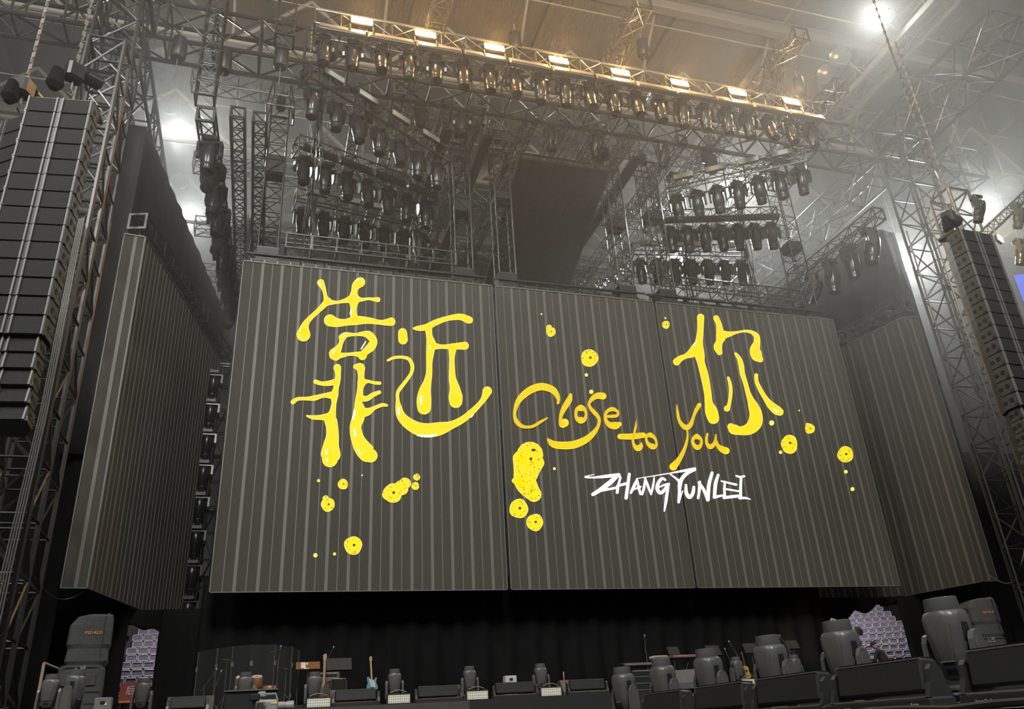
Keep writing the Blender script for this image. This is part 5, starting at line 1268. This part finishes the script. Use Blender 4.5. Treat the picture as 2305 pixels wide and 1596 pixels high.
V = [(0, 0, .50), (0, .04, .68), (0, .12, .88), (0, .17, 1.02), (0, .22, 1.10),   # pelvis..neck
     (-.19, .16, .98), (-.27, .24, .74), (-.18, .40, .62), (.19, .16, .98), (.27, .24, .74), (.18, .40, .62),
     (-.1, .05, .48), (-.15, .42, .48), (-.15, .40, .08), (-.15, .52, .05), (.1, .05, .48), (.15, .42, .48), (.15, .40, .08), (.15, .52, .05)]
Ed = [(0, 1), (1, 2), (2, 3), (3, 4), (3, 5), (5, 6), (6, 7), (3, 8), (8, 9), (9, 10), (0, 11), (11, 12), (12, 13), (13, 14), (0, 15), (15, 16), (16, 17), (17, 18)]
Rr_ = [.17, .16, .17, .12, .06, .075, .06, .045, .075, .06, .045, .11, .085, .05, .045, .11, .085, .05, .045]
skin_mesh('body', V, Ed, Rr_, M_BODY, per)
hd = MB(); hd.loft([(-.11, .045, .05, 2), (-.09, .06, .075, 2), (-.02, .075, .095, 2), (.06, .078, .1, 2), (.11, .05, .07, 2), (.125, .02, .03, 2)], 16, Matrix.Rotation(-.5, 3, 'X'), (0, .27, 1.21))
hob = hd.build('head', M_SKINP, per, True)
MB().loft([(.0, .085, .108, 2), (.08, .082, .105, 2), (.125, .05, .06, 2), (.14, .015, .02, 2)], 16, Matrix.Rotation(-.5, 3, 'X'), (0, .27, 1.21)).build('cap', M_CAP, per, True)
MB().bbox((0, .40, 1.20), (.13, .1, .015), .005).build('cap_brim', M_CAP, per)
for s in (-1, 1):
    MB().loft([(-.02, .012, .02, 2), (.02, .014, .024, 2)], 8, None, (s*.078, .27, 1.19)).build('ear', M_SKINP, hob)
    hv = [(s*.18, .40, .62), (s*.15, .46, .61), (s*.13, .50, .60)]
    hand = MB(); hand.loft([(0, .02, .03, 3), (.07, .035, .016, 3), (.09, .034, .013, 3)], 10, Matrix.Rotation(-1.5, 3, 'X'), (s*.18, .39, .62))
    for f_ in range(4): hand.path([(s*.18+(-.026+.0175*f_), .475, .62), (s*.18+(-.026+.0175*f_), .515+.008*(f_ in (1, 2)), .61), (s*.18+(-.026+.0175*f_), .53, .585)], [.009, .008, .006], 6)
    hand.path([(s*.18-s*.035, .42, .62), (s*.18-s*.055, .46, .615), (s*.18-s*.05, .49, .6)], [.011, .009, .007], 6)
    hand.build('hand', M_SKINP, per, True)
cable('pale lanyard line down the back of the person', [(PXx-.02, -5.86, ZD+1.14), (PXx+.03, -6.0, ZD+.95), (PXx+.06, -6.12, ZD+.7)], .006, M_CABL, 'lanyard')
# red sign with a Chinese character in the left opening
p = atY(289, 1560, 2.2)
t = thing('red_sign', 'red sign board with a white Chinese character in the left seat opening', 'sign', (p.x, 2.2, ZD))
zz = p.z-ZD
MB().bbox((0, 0, zz), (.55, .04, .62), .01).build('board', mat('sign_red', (.22, .035, .015), .6), t)
letters('\u540e', .3, M_PG, t, (.06, -.024, zz+.06)); MB().box((0, -.022, zz-.27), (.5, .01, .06)).build('lower_band', mat('sign_orange', (.5, .2, .05), .6), t)
for s in (-1, 1): MB().box((s*.2, .02, zz/2-.15), (.03, .03, max(.05, zz-.3))).build('post', M_BLACK, t)
# wooden rail frame left of the speaker stack
t = thing('rail_frame', 'pale wooden rail frame left of the covered speaker stack', 'frame', (atY(98, 1500, -9.9).x, -9.9, ZD))
M_RAIL = mat('worn_wood_rail', (.3, .22, .14), .7, noise=.3, nscale=10)
a = atY(98, 1492, -9.9); b = atY(132, 1506, -9.9)
MB().box((0, 0, (a.z-ZD)/2), (.05, .05, a.z-ZD)).build('post', M_RAIL, t); MB().tube((0, 0, a.z-ZD), (b.x-a.x, .3, b.z-ZD), .025, 6).build('rail', M_RAIL, t); MB().tube((0, 0, .3), (b.x-a.x+.1, .3, .34), .025, 6).build('rail', M_RAIL, t); MB().box((b.x-a.x, .3, (b.z-ZD)/2), (.05, .05, b.z-ZD)).build('post', M_RAIL, t)
# work lamp glow behind the amber-lit curtain on the right
lamp('work_light', 'SPOT', atY(1785, 1520, .2), 110, (1, .55, .2), .05, atY(1800, 1440, 1.6), 1.0, .9)
# ================================================================== haze hanging under the roof, denser behind the screen
def haze(name, label, c, d, dens):
    hz = bpy.data.materials.new(name); hz.use_nodes = True; nt = hz.node_tree
    for n in list(nt.nodes):
        if n.type != 'OUTPUT_MATERIAL': nt.nodes.remove(n)
    vs = nt.nodes.new('ShaderNodeVolumeScatter'); vs.inputs['Color'].default_value = (.97, .97, .94, 1); vs.inputs['Density'].default_value = dens; vs.inputs['Anisotropy'].default_value = .45
    nt.links.new(vs.outputs[0], [n for n in nt.nodes if n.type == 'OUTPUT_MATERIAL'][0].inputs['Volume'])
    hz.cycles.homogeneous_volume = True
    return tag(MB().box(c, d).build(name, hz), label, 'haze', None, 'stuff')
haze('thin_haze', 'thin haze in the air in front of the lighting rig', (0, -11, 25.7), (106, 24, 31.6), .0038)
haze('thick_haze', 'thicker stage haze under the roof behind the screen', (0, 28.2, 25.7), (106, 54.2, 31.6), .0080)
